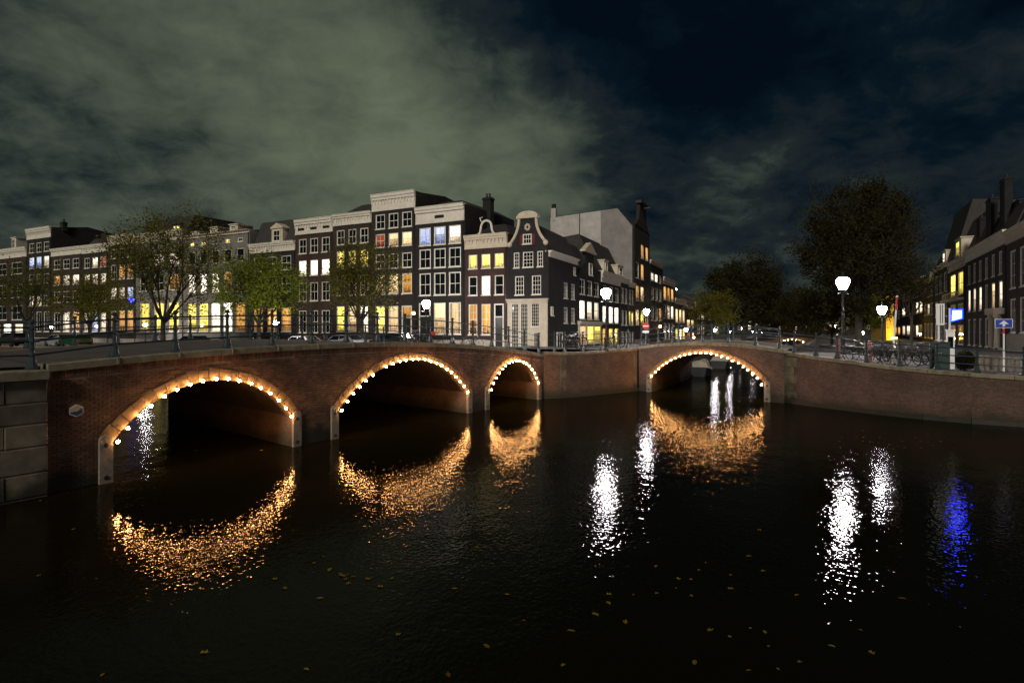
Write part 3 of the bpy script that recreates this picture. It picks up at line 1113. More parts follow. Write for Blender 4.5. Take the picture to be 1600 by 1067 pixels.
# strings of bulbs along the arches
def light_string(label, bridge_o, rot, a, n, skip=(), y=-0.13, r=0.046, low=False):
    t = thing('light_string', label, 'string lights', (bridge_o[0], bridge_o[1], 0), rot)
    pts = arch_pts(dict(a, a=a['a'] + 0.12, b=a['b'] - 0.12), n - 1, 0.03)
    b = MB()
    b.ball((0, 0, 0), r, 8, 6)
    me = b.mesh('bulb', M['bulb'], smooth=True)
    s = MB()
    s.lathe([(0.022, 0.0), (0.026, 0.07)], (0, 0, r - 0.01), 6)
    sock = s.mesh('socket', M['black_iron'])
    if low:
        pts[-1] = (pts[-1][0], pts[-1][1] - 0.10)
    line = []
    for i, (x, z) in enumerate(pts):
        line.append((x, y + 0.015, z + r + 0.05))
        if i < len(pts) - 1:
            line.append(((x + pts[i + 1][0]) / 2, y + 0.015, (z + pts[i + 1][1]) / 2 + r + 0.02))
        if i in skip:
            continue
        o = link('bulb', me, t, (x + R.uniform(-0.018, 0.018), y, z + R.uniform(-0.014, 0.014)))
        link('socket', sock, o)
    c = MB()
    c.tube(line, 0.008, 4)
    c.build('cable', M['black_iron'], t)
    return t


light_string('string of bulbs round the nearest left arch', BO, BROT, A1, 17)
light_string('string of bulbs round the wide middle arch of the long bridge', BO, BROT, A2, 23, skip=(6,))
light_string('string of bulbs round the small far arch of the long bridge', BO, BROT, A3, 17)
light_string('string of bulbs round the single arch of the side bridge', SO, SROT, AS, 24, low=True)

# hexagonal enamel plate on the brick face
hp = thing('bridge_plate', 'small six-sided enamel plate on the brick face of the long bridge', 'plate', (*bw(0.66, -0.03), 2.06), BROT)
hx = [(0.19 * math.cos(rad(90 + 60 * k)) * 1.0, 0.165 * math.sin(rad(90 + 60 * k))) for k in range(6)]
b = MB()
b.prism(hx[::-1][::-1], -0.02, 0.012)
b.build('plate', M['sign_white'], hp)
b = MB()
b.prism([(x * 0.86, z * 0.86) for x, z in hx], -0.024, -0.019)
b.build('sky_field', M['plate_sky'], hp)
b = MB()
lowp = [(x * 0.71, z * 0.72) for x, z in [(-0.195, -0.035), (-0.195, -0.095), (0, -0.19), (0.195, -0.095), (0.195, 0.07), (0.11, 0.055), (0.08, 0.01), (0.0, -0.025), (-0.09, -0.02), (-0.14, -0.045)]]
b.prism(lowp, -0.029, -0.023)
b.build('sea_field', M['plate_sea'], hp)


# ------------------------------------------------------------------ houses
WIN = {}
LIT = {'c': 'lit_c', 'w': 'lit_w', 'W': 'lit_W', 'y': 'lit_y', 'o': 'lit_o', 'b': 'lit_b', 'r': 'lit_r', 'd': 'glass'}


def window_mesh(w_, h_, cols, rws, fr='frame', bar=0.035, fw=0.10):
    key = ('f', round(w_, 2), round(h_, 2), cols, rws, fr, bar, fw)
    if key not in WIN:
        b = MB()
        x0, x1, z0, z1 = -w_ / 2, w_ / 2, -h_ / 2, h_ / 2
        y0, y1 = 0.03, 0.125
        b.box(x0, x0 + fw, y0, y1, z0, z1)
        b.box(x1 - fw, x1, y0, y1, z0, z1)
        b.box(x0 + fw, x1 - fw, y0, y1, z1 - fw, z1)
        b.box(x0 + fw, x1 - fw, y0, y1, z0, z0 + fw * 0.8)
        b.box(x0 - 0.06, x1 + 0.06, -0.07, 0.03, z0 - 0.09, z0 + 0.015)          # sill
        iw, ih = w_ - 2 * fw, h_ - 1.8 * fw
        zb = z0 + fw * 0.8
        for i in range(1, cols):
            xc = x0 + fw + iw * i / cols
            b.box(xc - bar / 2, xc + bar / 2, 0.075, 0.118, zb, z1 - fw)
        for j in range(1, rws):
            zc = zb + ih * j / rws
            t_ = bar * (1.7 if (rws % 2 == 0 and j == rws // 2) else 1)
            b.box(x0 + fw, x1 - fw, 0.073, 0.116, zc - t_ / 2, zc + t_ / 2)
        WIN[key] = b.mesh('window', M[fr])
    return WIN[key]


def pane_mesh(w_, h_, mk):
    key = ('p', round(w_, 2), round(h_, 2), mk)
    if key not in WIN:
        b = MB()
        b.add([(-w_ / 2 + 0.02, 0.105, -h_ / 2 + 0.02), (w_ / 2 - 0.02, 0.105, -h_ / 2 + 0.02), (w_ / 2 - 0.02, 0.105, h_ / 2 - 0.02), (-w_ / 2 + 0.02, 0.105, h_ / 2 - 0.02)], [(0, 1, 2, 3)])
        WIN[key] = b.mesh('pane', M[mk])
    return WIN[key]


def add_window(t, x, z, w_, h_, state, cols=2, rws=2, y=0.0, fr='frame', fw=0.10, bar=0.035, name='window'):
    w_, h_ = round(w_, 2), round(h_, 2)
    o = link(name, window_mesh(w_, h_, cols, rws, fr, bar, fw), t, (x, y, z))
    link('pane', pane_mesh(w_, h_, LIT[state]), o)
    return o


def add_door(t, x, z0, z1, w_, lit='d'):
    b = MB()
    f = 0.13
    b.box(x - w_ / 2, x - w_ / 2 + f, -0.06, 0.02, z0, z1)
    b.box(x + w_ / 2 - f, x + w_ / 2, -0.06, 0.02, z0, z1)
    b.box(x - w_ / 2 + f, x + w_ / 2 - f, -0.06, 0.02, z1 - f, z1)
    zt = z0 + (z1 - z0) * 0.68
    b.box(x - w_ / 2 + f, x + w_ / 2 - f, -0.055, 0.02, zt, zt + 0.11)
    o = b.build('door', M['frame'], t)
    b = MB()
    b.box(x - w_ / 2 + f, x + w_ / 2 - f, -0.02, 0.015, z0, zt)
    b.box(x - w_ / 2 + f + 0.1, x + w_ / 2 - f - 0.1, -0.035, -0.02, z0 + 0.2, z0 + (zt - z0) * 0.45)
    b.box(x - w_ / 2 + f + 0.1, x + w_ / 2 - f - 0.1, -0.035, -0.02, z0 + (zt - z0) * 0.52, zt - 0.15)
    b.build('door_leaf', M['door'], o)
    b = MB()
    b.quad((x - w_ / 2 + f, -0.012, zt + 0.11), (x + w_ / 2 - f, -0.012, zt + 0.11), (x + w_ / 2 - f, -0.012, z1 - f), (x - w_ / 2 + f, -0.012, z1 - f))
    b.build('pane', M[LIT[lit]], o)
    s = MB()
    s.box(x - w_ / 2 - 0.15, x + w_ / 2 + 0.15, -0.9, -0.0, 0.0, max(0.1, z0 - 0.02))
    s.build('doorstep', M['plinth'], o)


def wall_mesh(W, D, zt, holes, y0=0.0, reveal=0.13):
    """box of a house with real openings in the front; holes = rows of (z0, z1, [(x0, x1), ...])"""
    b = MB()
    z = -0.6
    for z0, z1, xs in sorted(holes):
        b.quad((0, y0, z), (W, y0, z), (W, y0, z0), (0, y0, z0))
        x = 0
        for x0, x1 in sorted(xs):
            b.quad((x, y0, z0), (x0, y0, z0), (x0, y0, z1), (x, y0, z1))
            r = y0 + reveal
            b.quad((x0, y0, z0), (x0, r, z0), (x0, r, z1), (x0, y0, z1))
            b.quad((x1, r, z0), (x1, y0, z0), (x1, y0, z1), (x1, r, z1))
            b.quad((x0, y0, z1), (x0, r, z1), (x1, r, z1), (x1, y0, z1))
            b.quad((x0, y0, z0), (x1, y0, z0), (x1, r, z0), (x0, r, z0))
            b.quad((x0, r + 0.01, z0), (x1, r + 0.01, z0), (x1, r + 0.01, z1), (x0, r + 0.01, z1))
            x = x1
        b.quad((x, y0, z0), (W, y0, z0), (W, y0, z1), (x, y0, z1))
        z = z1
    b.quad((0, y0, z), (W, y0, z), (W, y0, zt), (0, y0, zt))
    b.quad((0, D, -0.6), (0, y0, -0.6), (0, y0, zt), (0, D, zt))
    b.quad((W, y0, -0.6), (W, D, -0.6), (W, D, zt), (W, y0, zt))
    b.quad((W, D, -0.6), (0, D, -0.6), (0, D, zt), (W, D, zt))
    b.quad((0, y0, zt), (W, y0, zt), (W, D, zt), (0, D, zt))
    return b


def add_cornice(t, W, z0, z1, m='white', brackets=True, vents=0, out=0.34):
    h = z1 - z0
    b = MB()
    e = 0.012
    b.box(e, W - e, -0.09, 0.0, z0 + 0.10, z1 - h * 0.36)
    b.box(e, W - e, -0.15, 0.0, z0, z0 + 0.10)
    b.box(e, W - e, -out * 0.72, 0.0, z1 - h * 0.36, z1 - h * 0.2)
    b.box(e, W - e, -out, 0.35, z1 - h * 0.2, z1 - 0.05)
    b.box(e, W - e, -out - 0.05, 0.35, z1 - 0.05, z1)
    if brackets:
        n = max(4, int(W / 0.42))
        for i in range(n):
            x = 0.12 + (W - 0.24) * i / (n - 1)
            b.box(x - 0.055, x + 0.055, -out * 0.62, -0.09, z1 - h * 0.60, z1 - h * 0.36)
    o = b.build('cornice', M[m], t)
    for k in range(vents):
        v = MB()
        x = W * (k + 0.5) / vents
        hw = 0.55 if vents > 1 else 0.6
        v.box(x - hw, x + hw, -0.10, -0.085, z0 + h * 0.26, z0 + h * 0.44)
        v.build('attic_vent', M['black_iron'], o)
    return o


def add_roof(t, W, D, zt, zr, kind='par', inset=0.25, y0=0.5):
    b = MB()
    x0, x1, y1 = inset * 0.3, W - inset * 0.3, D
    ym = (y0 + y1) / 2
    if kind == 'par':                     # ridge along the street
        vs = [(x0, y0, zt), (x1, y0, zt), (x1, y1, zt), (x0, y1, zt), (x0, ym, zr), (x1, ym, zr)]
        fs = [(0, 1, 5, 4), (2, 3, 4, 5), (1, 2, 5), (3, 0, 4)]
    elif kind == 'near':                  # steep slope up from the street front
        vs = [(x0, y0, zt), (x1, y0, zt), (x1, y1, zt), (x0, y1, zt), (x0, y0 + 2.4, zr), (x1, y0 + 2.4, zr), (x0, y1, zr - 1.0), (x1, y1, zr - 1.0)]
        fs = [(0, 1, 5, 4), (4, 5, 7, 6), (1, 2, 7, 5), (3, 0, 4, 6)]
    elif kind == 'hip':
        xm = W / 2
        vs = [(x0, y0, zt), (x1, y0, zt), (x1, y1, zt), (x0, y1, zt), (xm - W * 0.16, y0 + 2.2, zr), (xm + W * 0.16, y0 + 2.2, zr), (xm + W * 0.16, y1, zr), (xm - W * 0.16, y1, zr)]
        fs = [(0, 1, 5, 4), (1, 2, 6, 5), (2, 3, 7, 6), (3, 0, 4, 7), (4, 5, 6, 7)]
    else:                                 # mansard
        vs = [(x0, y0, zt), (x1, y0, zt), (x1, y1, zt), (x0, y1, zt), (x0, y0 + 1.3, zr), (x1, y0 + 1.3, zr), (x1, y1 - 1.3, zr), (x0, y1 - 1.3, zr)]
        fs = [(0, 1, 5, 4), (1, 2, 6, 5), (2, 3, 7, 6), (3, 0, 4, 7), (4, 5, 6, 7)]
    b.add(vs, fs)
    return b.build('roof', M['slate'], t)


def add_dormer(t, x, z0, z1, w_, state='d', y=0.55, m='cream', pediment=False, depth=2.4, win=0.62):
    b = MB()
    b.box(x - w_ / 2, x + w_ / 2, y, y + depth, z0, z1)
    b.box(x - w_ / 2 - 0.12, x + w_ / 2 + 0.12, y - 0.14, y + depth, z1, z1 + 0.14)
    if pediment:
        b.prism([(x - w_ / 2 - 0.12, z1 + 0.14), (x + w_ / 2 + 0.12, z1 + 0.14), (x, z1 + 0.14 + w_ * 0.28)], y - 0.14, y + depth)
    o = b.build('dormer', M[m], t)
    add_window(o, x, (z0 + z1) / 2 - 0.02, w_ * win, (z1 - z0) * 0.78, state, 2, 2, y=y - 0.13)


def add_chimney(t, x, y, z0, z1, w_=0.9, d_=0.7, pots=2):
    b = MB()
    b.box(x - w_ / 2, x + w_ / 2, y - d_ / 2, y + d_ / 2, z0, z1)
    b.box(x - w_ / 2 - 0.07, x + w_ / 2 + 0.07, y - d_ / 2 - 0.07, y + d_ / 2 + 0.07, z1 - 0.3, z1 - 0.12)
    o = b.build('chimney', M['bk'], t, uv=True)
    for i in range(pots):
        p = MB()
        p.lathe([(0.13, z1), (0.11, z1 + 0.4), (0.14, z1 + 0.42), (0.12, z1 + 0.46)], (x + (i - (pots - 1) / 2) * 0.36, y, 0), 8)
        p.build('chimney_pot', M['slate'], o)


def house(label, line, pa, pb, cor, rows, wall='dk', zbase=2.15, D=11.0, ref=None, cornice='white', brackets=True, vents=0, roof=None, plinth=0.7, win=0.62, mun=(2, 2),
          fr='frame', fw=0.10, dormers=(), chimneys=(), name='canal_house', xs=None, group=None, shopfront=None):
    o, d = line
    A, B = Vector(on_line(pa, o, d)), Vector(on_line(pb, o, d))
    xd = (B - A).normalized()
    W = (B - A).length - 0.012
    rotz = math.atan2(xd.y, xd.x)
    ref = ref if ref is not None else (pa + pb) / 2
    Yr = on_line(ref, o, d)[1]

    def z(py):
        return gz(py, Yr) - zbase
    t = thing(name, label, 'house', (A.x + xd.x * 0.006, A.y + xd.y * 0.006, zbase), rotz, group)
    zc1, zc0 = z(cor[0]), z(cor[1])
    zt = zc1 - 0.12 if cornice else zc1
    holes, wins, doors = [], [], []
    for row in rows:
        yt, yb, st = row[:3]
        mu = row[3] if len(row) > 3 else mun
        wf = row[4] if len(row) > 4 else win
        n = len(st)
        z1, z0 = z(yt), z(yb)
        ww = W / n * wf
        hs = []
        for i, s in enumerate(st):
            x = (xs[i] * W) if xs and len(xs) == n else W * (0.04 + 0.92 * (i + 0.5) / n)
            if s == '.':
                continue
            if s in 'DE':
                doors.append((x, z1, ww, 'd' if s == 'D' else 'o'))
                continue
            hs.append((x - ww / 2, x + ww / 2))
            wins.append((x, (z0 + z1) / 2, ww, z1 - z0, s, mu))
        holes.append((z0, z1, hs))
    wall_mesh(W, D, zt, holes).build('wall', M[wall], t, uv=wall not in ('gy', 'wh'))
    for x, zz, ww, hh, s, mu in wins:
        add_window(t, x, zz, ww, hh, s, mu[0], mu[1], fr=fr, fw=fw)
    for x, z1, ww, l in doors:
        add_door(t, x, 0.35, z1, max(ww, 1.1), l)
    if plinth:
        zl = min([h[0] for h in holes] + [9]) - 0.14
        b = MB()
        dx = sorted((x - max(ww, 1.1) / 2 - 0.02, x + max(ww, 1.1) / 2 + 0.02) for x, z1, ww, l in doors)
        x = 0.01
        for a_, c_ in dx + [(W - 0.01, W)]:
            if a_ > x:
                b.box(x, min(a_, W - 0.01), -0.045, 0.0, -0.4, min(plinth, zl))
            x = c_
        b.build('plinth', M['plinth'], t)
    if cornice:
        add_cornice(t, W, zc0, zc1, cornice, brackets, vents)
    if roof:
        kind, yr = roof[:2]
        add_roof(t, W, D, zt - 0.03, z(yr), kind)
    for (fx, yt, yb, w_, s, *rest) in dormers:
        add_dormer(t, fx * W, z(yb), z(yt), w_, s, **(rest[0] if rest else {}))
    for (fx, yy, yt, *rest) in chimneys:
        add_chimney(t, fx * W, yy, zt - 0.5, z(yt), *(rest or []))
    if cornice:
        b = MB()
        b.tube([(W - 0.16, -0.07, 0.0), (W - 0.16, -0.07, zc0 - 0.02)], 0.05, 6)
        b.build('downpipe', M['black_iron'], t)
    t['W'] = W
    return t, W, z


FL = (FO, FD)
house('old brick house at the far left edge with tall bright ground floor windows', FL, -34, 42, (390, 405), [(412, 430, 'ddd'), (446, 466, 'ddd'), (478, 500, 'ddd'), (506, 529, 'wWWw')], 'br', roof=('par', 376),
      dormers=((0.72, 374, 391, 1.5, 'd', dict(m='white', y=0.2)),))
house('narrow tall house with a raised white cornice and bluish lit windows', FL, 42.3, 80, (356, 373), [(379, 394, 'ddd'), (401, 419, 'bbw'), (428, 443, 'ddd'), (462, 478, 'wwd'), (487, 518, 'ddd')], 'bk',
      roof=('par', 350), chimneys=((0.97, 2.0, 347),))
house('low brick house with a plain cornice beside the tall white topped one', FL, 80.3, 128, (387, 399), [(405, 420, 'ddd'), (430, 445, 'oww'), (455, 472, 'ddd'), (488, 518, 'dwo')], 'br', roof=('par', 374), brackets=False)
house('low brick house with two glowing red curtained upper windows', FL, 128.3, 169.5, (382, 395), [(402, 418, 'dwr'), (428, 444, 'www'), (455, 472, 'ddd'), (488, 518, 'wbw')], 'dk', roof=('mans', 369), chimneys=((0.6, 1.2, 364, 1.4),))
house('brick house with orange lit ground floor windows and cream cornice', FL, 169.8, 212, (367, 383), [(388, 403, 'ddd'), (413, 436, 'doo'), (449, 466, 'wwb'), (485, 518, 'ooo')], 'dk', cornice='cream', roof=('par', 356))
house('pale plastered house behind the forked tree with a lit attic dormer', FL, 212.3, 287, (362, 378), [(397, 417, 'dww'), (430, 454, 'ddo'), (473, 518, 'yyy')], 'gy', roof=('mans', 338),
      dormers=((0.76, 352, 372, 2.3, 'y', dict(m='bk', y=0.8)),), cornice='cream')
house('wide pale stone house with five tall windows and a bright yellow ground floor', FL, 287.3, 390, (364, 369), [(375, 381, 'yydyd', (2, 1), 0.36), (391, 411, 'ddddd', (1, 1), 0.55), (426, 457, 'WWWod', (2, 3), 0.55), (473, 518, 'yyWWo', (2, 3), 0.7)], 'gy',
      roof=('par', 350), dormers=((0.13, 358, 366, 1.6, 'd'), (0.42, 354, 363, 1.6, 'd'), (0.72, 353, 361, 1.6, 'd')), cornice='cream', brackets=False)
house('house with a steep mansard roof and one white dormer behind the lit green tree', FL, 390.3, 461.5, (379, 394), [(401, 423, 'ddd'), (432, 456, 'ddd'), (481, 518, 'ooo', (2, 3))], 'bk', roof=('mans', 341),
      dormers=((0.57, 357, 379, 2.0, 'd', dict(pediment=True, y=0.3)),))
house('brown brick house with three bright white blinds and arched vents in its cornice', FL, 461.8, 520.5, (341, 365), [(372, 395, 'ddd'), (406, 430, 'WWW', (1, 1)), (441, 470, 'ddd'), (485, 520, 'ddd')], 'rd', vents=3, roof=('par', 332), plinth=0.9)
house('brown brick house with yellow lit third floor and a dark hipped roof', FL, 520.8, 581, (333, 351), [(358, 381, 'ddd'), (391, 418, 'yyy', (3, 3)), (430, 461, 'ddd'), (478, 518, 'ycW', (1, 2))], 'br', roof=('hip', 313), plinth=0.9)
house('tallest house of the front row with a high bracketed white cornice', FL, 581.3, 649.5, (301, 328), [(333, 356, 'ddd'), (364, 385, 'rcc'), (396, 419, 'ddd'), (428, 459, 'cco', (1, 2)), (478, 519, 'ycE')], 'dk', plinth=0.9, roof=('par', 296), win=0.66)
t_, W_, z_ = house('dark house with large white framed windows behind the bright street lamp', FL, 649.8, 726, (321, 348), [(354, 382, 'bbw'), (388, 418, 'ddd'), (426, 461, 'ddd'), (473, 522, 'Dcc', (2, 4))], 'bk', vents=1, brackets=False, plinth=0.95, roof=('hip', 307), win=0.72, fw=0.12)
add_chimney(t_, W_ * 0.99, 5.0, z_(350), z_(300), 1.0, 0.8)
t_, W_, z_ = house('brown brick house with yellow top windows and a white horseshoe ornament on its cornice', FL, 726.3, 793.3, (366, 388), [(397, 419, 'yyy', (2, 3)), (431, 461, 'dWd', (1, 2)), (475, 523, 'ooD', (2, 4))], 'rd', cornice='cream', plinth=1.05, roof=('hip', 345))
b = MB()                                           # the horseshoe over the cornice
cxo, zo = W_ * 0.52, z_(366)
hp_ = [(cxo - 0.95, -0.1, zo), (cxo - 0.72, -0.1, zo + 0.22)] + [(cxo + 0.62 * math.cos(rad(a_)), -0.1, zo + 0.75 + 0.62 * math.sin(rad(a_))) for a_ in range(180, -1, -20)] + [(cxo + 0.72, -0.1, zo + 0.22), (cxo + 0.95, -0.1, zo)]
b.tube(hp_, 0.12, 6)
b.build('roof_ornament', M['white'], t_)
b = MB()
b.tube([(cxo - 0.6, -0.1, zo + 1.3), (cxo - 0.75, -0.1, zo + 1.7), (cxo - 0.45, -0.1, zo + 1.75)], 0.07, 5)
b.build('roof_ornament', M['white'], t_)

# corner house with the bell gable and the painted shopfront
FDL = (FO, FD)
A_, B_ = Vector(on_line(793.6, *FDL)), Vector(on_line(856, *FDL))
xd_ = (B_ - A_).normalized()
W = (B_ - A_).length
Yc = on_line(825, *FDL)[1]
ch = thing('corner_house', 'corner house with a white edged bell gable and a cream many-paned shopfront', 'house', (A_.x, A_.y, 2.15), math.atan2(xd_.y, xd_.x))


def zc(py):
    return gz(py, Yc) - 2.15


DEP = 8.9
rows_ = [(zc(460.5), zc(431), (0.295, 0.72), 0.225, 'd'), (zc(417.5), zc(393.5), (0.22, 0.51, 0.81), 0.2, 'd')]
holes = []
for z0, z1, fx, wf, s in rows_:
    xs_ = []
    for i, f_ in enumerate(fx):
        ww = W * (wf if not (len(fx) == 3 and i != 1) else 0.14)
        if len(fx) == 3 and i == 1:
            ww = W * 0.26
        xs_.append((f_ * W - ww / 2, f_ * W + ww / 2))
    holes.append((z0, z1, xs_))
ztop = zc(384)
wall_mesh(W, 0.3, ztop, holes).build('wall', M['bk'], ch, uv=True)
for z0, z1, xs_ in holes:
    for x0, x1 in xs_:
        add_window(ch, (x0 + x1) / 2, (z0 + z1) / 2, x1 - x0, z1 - z0, 'd', 2 if x1 - x0 < 0.7 else 3, 4, fw=0.09)
# gable outline
sh_, nk, top = zc(384), zc(341), zc(333)
xm = W * 0.50
hw = W * 0.215
prof = []
for i in range(9):
    u = i / 8
    prof.append((W * 0.06 + (xm - hw - W * 0.06) * (1 - (1 - u) ** 0.45 if u < 1 else 1), sh_ + (nk - sh_) * u ** 1.5))
left = [(0.12, sh_ - 0.02)] + [(xm - hw - (xm - hw - 0.2) * (1 - u) ** 2.2, sh_ + 0.25 + (nk - sh_ - 0.25) * u) for u in [i / 8 for i in range(9)]]
pts = left + [(2 * xm - x, z) for x, z in left[::-1]]
b = MB()
b.prism(pts[::-1], 0.0, 0.4)
b.build('gable', M['bk'], ch, uv=True)
for sgn in (0, 1):
    l2 = [(x if not sgn else 2 * xm - x, -0.03, z) for x, z in left]
    b = MB()
    b.tube(l2, 0.15, 6)
    b.ball((l2[0][0] + (0.1 if not sgn else -0.1), -0.05, sh_ + 0.2), 0.28, 8, 6)
    b.build('gable_trim', M['cream'], ch)
b = MB()
b.box(xm - hw - 0.22, xm + hw + 0.22, -0.2, 0.4, nk, nk + 0.26)
arc = [(xm + (hw + 0.15) * math.cos(rad(a_)), nk + 0.26 + (top - nk - 0.05) * math.sin(rad(a_))) for a_ in range(0, 181, 20)]
b.prism(arc, -0.14, 0.38)
b.build('pediment', M['cream'], ch)
add_window(ch, xm, zc(373.5), W * 0.22, zc(366) - zc(381.5), 'd', 3, 2, y=-0.12)
for sgn in (-1, 1):
    b = MB()
    x = xm + sgn * W * 0.155
    b.box(x - 0.16, x + 0.16, -0.07, 0.0, zc(382), zc(366))
    b.build('shutter', M['dark_red'], ch)
b = MB()                                           # carved ornament in the gable
for k in range(7):
    a_ = rad(51 * k)
    b.ball((xm + 0.22 * math.cos(a_), -0.03, zc(355) + 0.26 * math.sin(a_)), 0.13, 6, 4)
b.build('gable_ornament', M['cream'], ch)
# shopfront
z0s, z1s = 0.0, zc(467)
b = MB()
yf = -0.10
cols_ = [(0.10, 0.285, 0.34), (0.33, 0.52, 0.34), (0.60, 0.80, 2.35)]
x = 0.0
for f0, f1, zb_ in cols_:
    b.box(x, f0 * W, yf, 0.0, 0.02, z1s - 0.35)
    if zb_ > 0.4:
        pass
    b.box(f0 * W, f1 * W, yf, 0.0, zc(474), z1s - 0.35)
    x = f1 * W
b.box(x, W, yf, 0.0, 0.02, z1s - 0.35)
b.box(-0.05, W + 0.05, -0.22, 0.0, z1s - 0.35, z1s - 0.12)
b.box(-0.1, W + 0.12, -0.34, 0.0, z1s - 0.12, z1s)
b.box(0.60 * W, 0.66 * W, yf, 0.0, 0.02, 2.25)
b.box(0.78 * W, 0.80 * W, yf, 0.0, 0.02, 2.25)
b.box(0.66 * W, 0.78 * W, yf, 0.0, 1.78, 2.25)
b.build('shopfront', M['cream'], ch)
for f0, f1, zb_ in cols_:
    zz0, zz1 = zb_, zc(474)
    add_window(ch, (f0 + f1) / 2 * W, (zz0 + zz1) / 2, (f1 - f0) * W, zz1 - zz0, 'd', 4, 7 if zb_ > 1 else 11, y=-0.11, fw=0.06, bar=0.03)
add_window(ch, 0.72 * W, 1.05, 0.12 * W, 1.45, 'd', 3, 3, y=-0.11, fw=0.05, bar=0.025)
lit = MB()                                         # light inside, seen through the shop panes
lit.box(0.34 * W, 0.50 * W, 0.08, 0.09, zc(492), zc(484))
lit.build('room_light', M['lit_W'], ch)
# side wall towards the side canal
sdir = Vector((0.445, 1)).normalized()


def local_of(px, y_, out=0.0):
    p = Vector(on_line(px, SLO, SLD))
    q = p - Vector((A_.x, A_.y))
    return (q.dot(xd_), q.dot(Vector((-xd_.y, xd_.x))))


sideh = thing('side_house', 'dark flank house on the corner with small white framed windows and a sloping white eave', 'house', (*on_line(857, SLO, SLD), 2.15), math.atan2(sdir.y, sdir.x))
pA, pB = Vector(on_line(857, SLO, SLD)), Vector(on_line(902, SLO, SLD))
Ws = (pB - pA).length
Ysd = on_line(879, SLO, SLD)[1]


def zs_(py, px=886):
    return gz(py, on_line(px, SLO, SLD)[1]) - 2.15


def xs_of(px):
    return (Vector(on_line(px, SLO, SLD)) - pA).length


wx = [xs_of(884), xs_of(895.3)]
ze = zs_(407, 880)
hol = [(zs_(466.5), zs_(442), [(x - 0.62, x + 0.62) for x in wx]), (zs_(505), zs_(480.5), [(x - 0.62, x + 0.62) for x in wx])]
wall_mesh(Ws, 0.3, ze + 0.05, hol).build('wall', M['bk'], sideh, uv=True)
for z0, z1, xx in hol:
    for i, (x0, x1) in enumerate(xx):
        add_window(sideh, (x0 + x1) / 2, (z0 + z1) / 2, x1 - x0, z1 - z0, 'd', 3, 4, fw=0.10)
add_window(sideh, xs_of(862), zs_(486, 862), 0.62, zs_(479, 862) - zs_(493, 862), 'd', 2, 2, y=-0.12)
add_window(sideh, xs_of(874), 0.95, 1.7, 1.7, 'd', 2, 2, y=-0.12)
add_window(sideh, xs_of(897), zs_(424, 897), 0.6, 0.9, 'd', 2, 2, y=-0.12)
add_cornice(sideh, Ws, ze - 0.05, ze + 0.55, 'white', False)
bpy.context.view_layer.update()
_inv = ch.matrix_world.inverted() @ sideh.matrix_world


def s2c(x, y, z):
    return tuple(_inv @ Vector((x, y, z)))


b = MB()                                           # roof: ridge behind the gable, one slope down to the flank eave
zr0, zr1 = zc(344), zc(352)
b.add([(xm, 0.4, zr0), (xm, 9.5, zr1), s2c(Ws, 0.0, ze + 0.52), s2c(0.15, 0.3, ze + 0.52), (W - 0.1, 0.4, ztop), (0.05, 0.4, ztop), (0.05, 9.5, ztop)],
      [(0, 4, 3, 2, 1), (0, 1, 6, 5), (0, 5, 4)])
b.build('roof', M['slate'], ch)
b = MB()
p0, p1 = s2c(Ws, 0.05, -0.5), s2c(Ws, 6.0, -0.5)
p2, p3 = s2c(Ws, 6.0, ze + 3.5), s2c(Ws, 0.05, ze + 0.5)
b.quad(p0, p1, p2, p3)
b.build('end_wall', M['bk'], ch, uv=True)
add_dormer(sideh, xs_of(884), ze + 0.8, ze + 2.0, 1.2, 'd', y=0.3, m='bk')
b = MB()
b.ball((xs_of(858), -0.12, zs_(508, 858)), 0.07, 6, 4)
b.build('doorbell_lamp', M['lamp_far'], sideh)

for c_ in list(sideh.children):                    # the flank is the corner house's own wall
    m_ = c_.matrix_local.copy()
    c_.parent = ch
    c_.matrix_parent_inverse = Matrix.Identity(4)
    c_.matrix_local = _inv @ m_
bpy.data.objects.remove(sideh, do_unlink=True)

# ---- row on the left of the side canal
SL = (SLO, SLD)


def gable_top(t, W, z0, z1, m='bk', cap='cream'):
    b = MB()
    xm_ = W / 2
    pts_ = [(0.0, z0), (W, z0), (W * 0.80, z0 + (z1 - z0) * 0.4), (W * 0.68, z0 + (z1 - z0) * 0.55), (W * 0.68, z1), (W * 0.32, z1), (W * 0.32, z0 + (z1 - z0) * 0.55), (W * 0.20, z0 + (z1 - z0) * 0.4)]
    b.prism(pts_, 0.0, 0.4)
    o = b.build('gable', M[m], t, uv=True)
    c_ = MB()
    c_.prism([(W * 0.27, z1), (W * 0.73, z1), (xm_, z1 + W * 0.11)], -0.16, 0.45)
    c_.box(W * 0.25, W * 0.75, -0.18, 0.45, z1 - 0.22, z1)
    c_.build('pediment', M[cap], o)
    return o


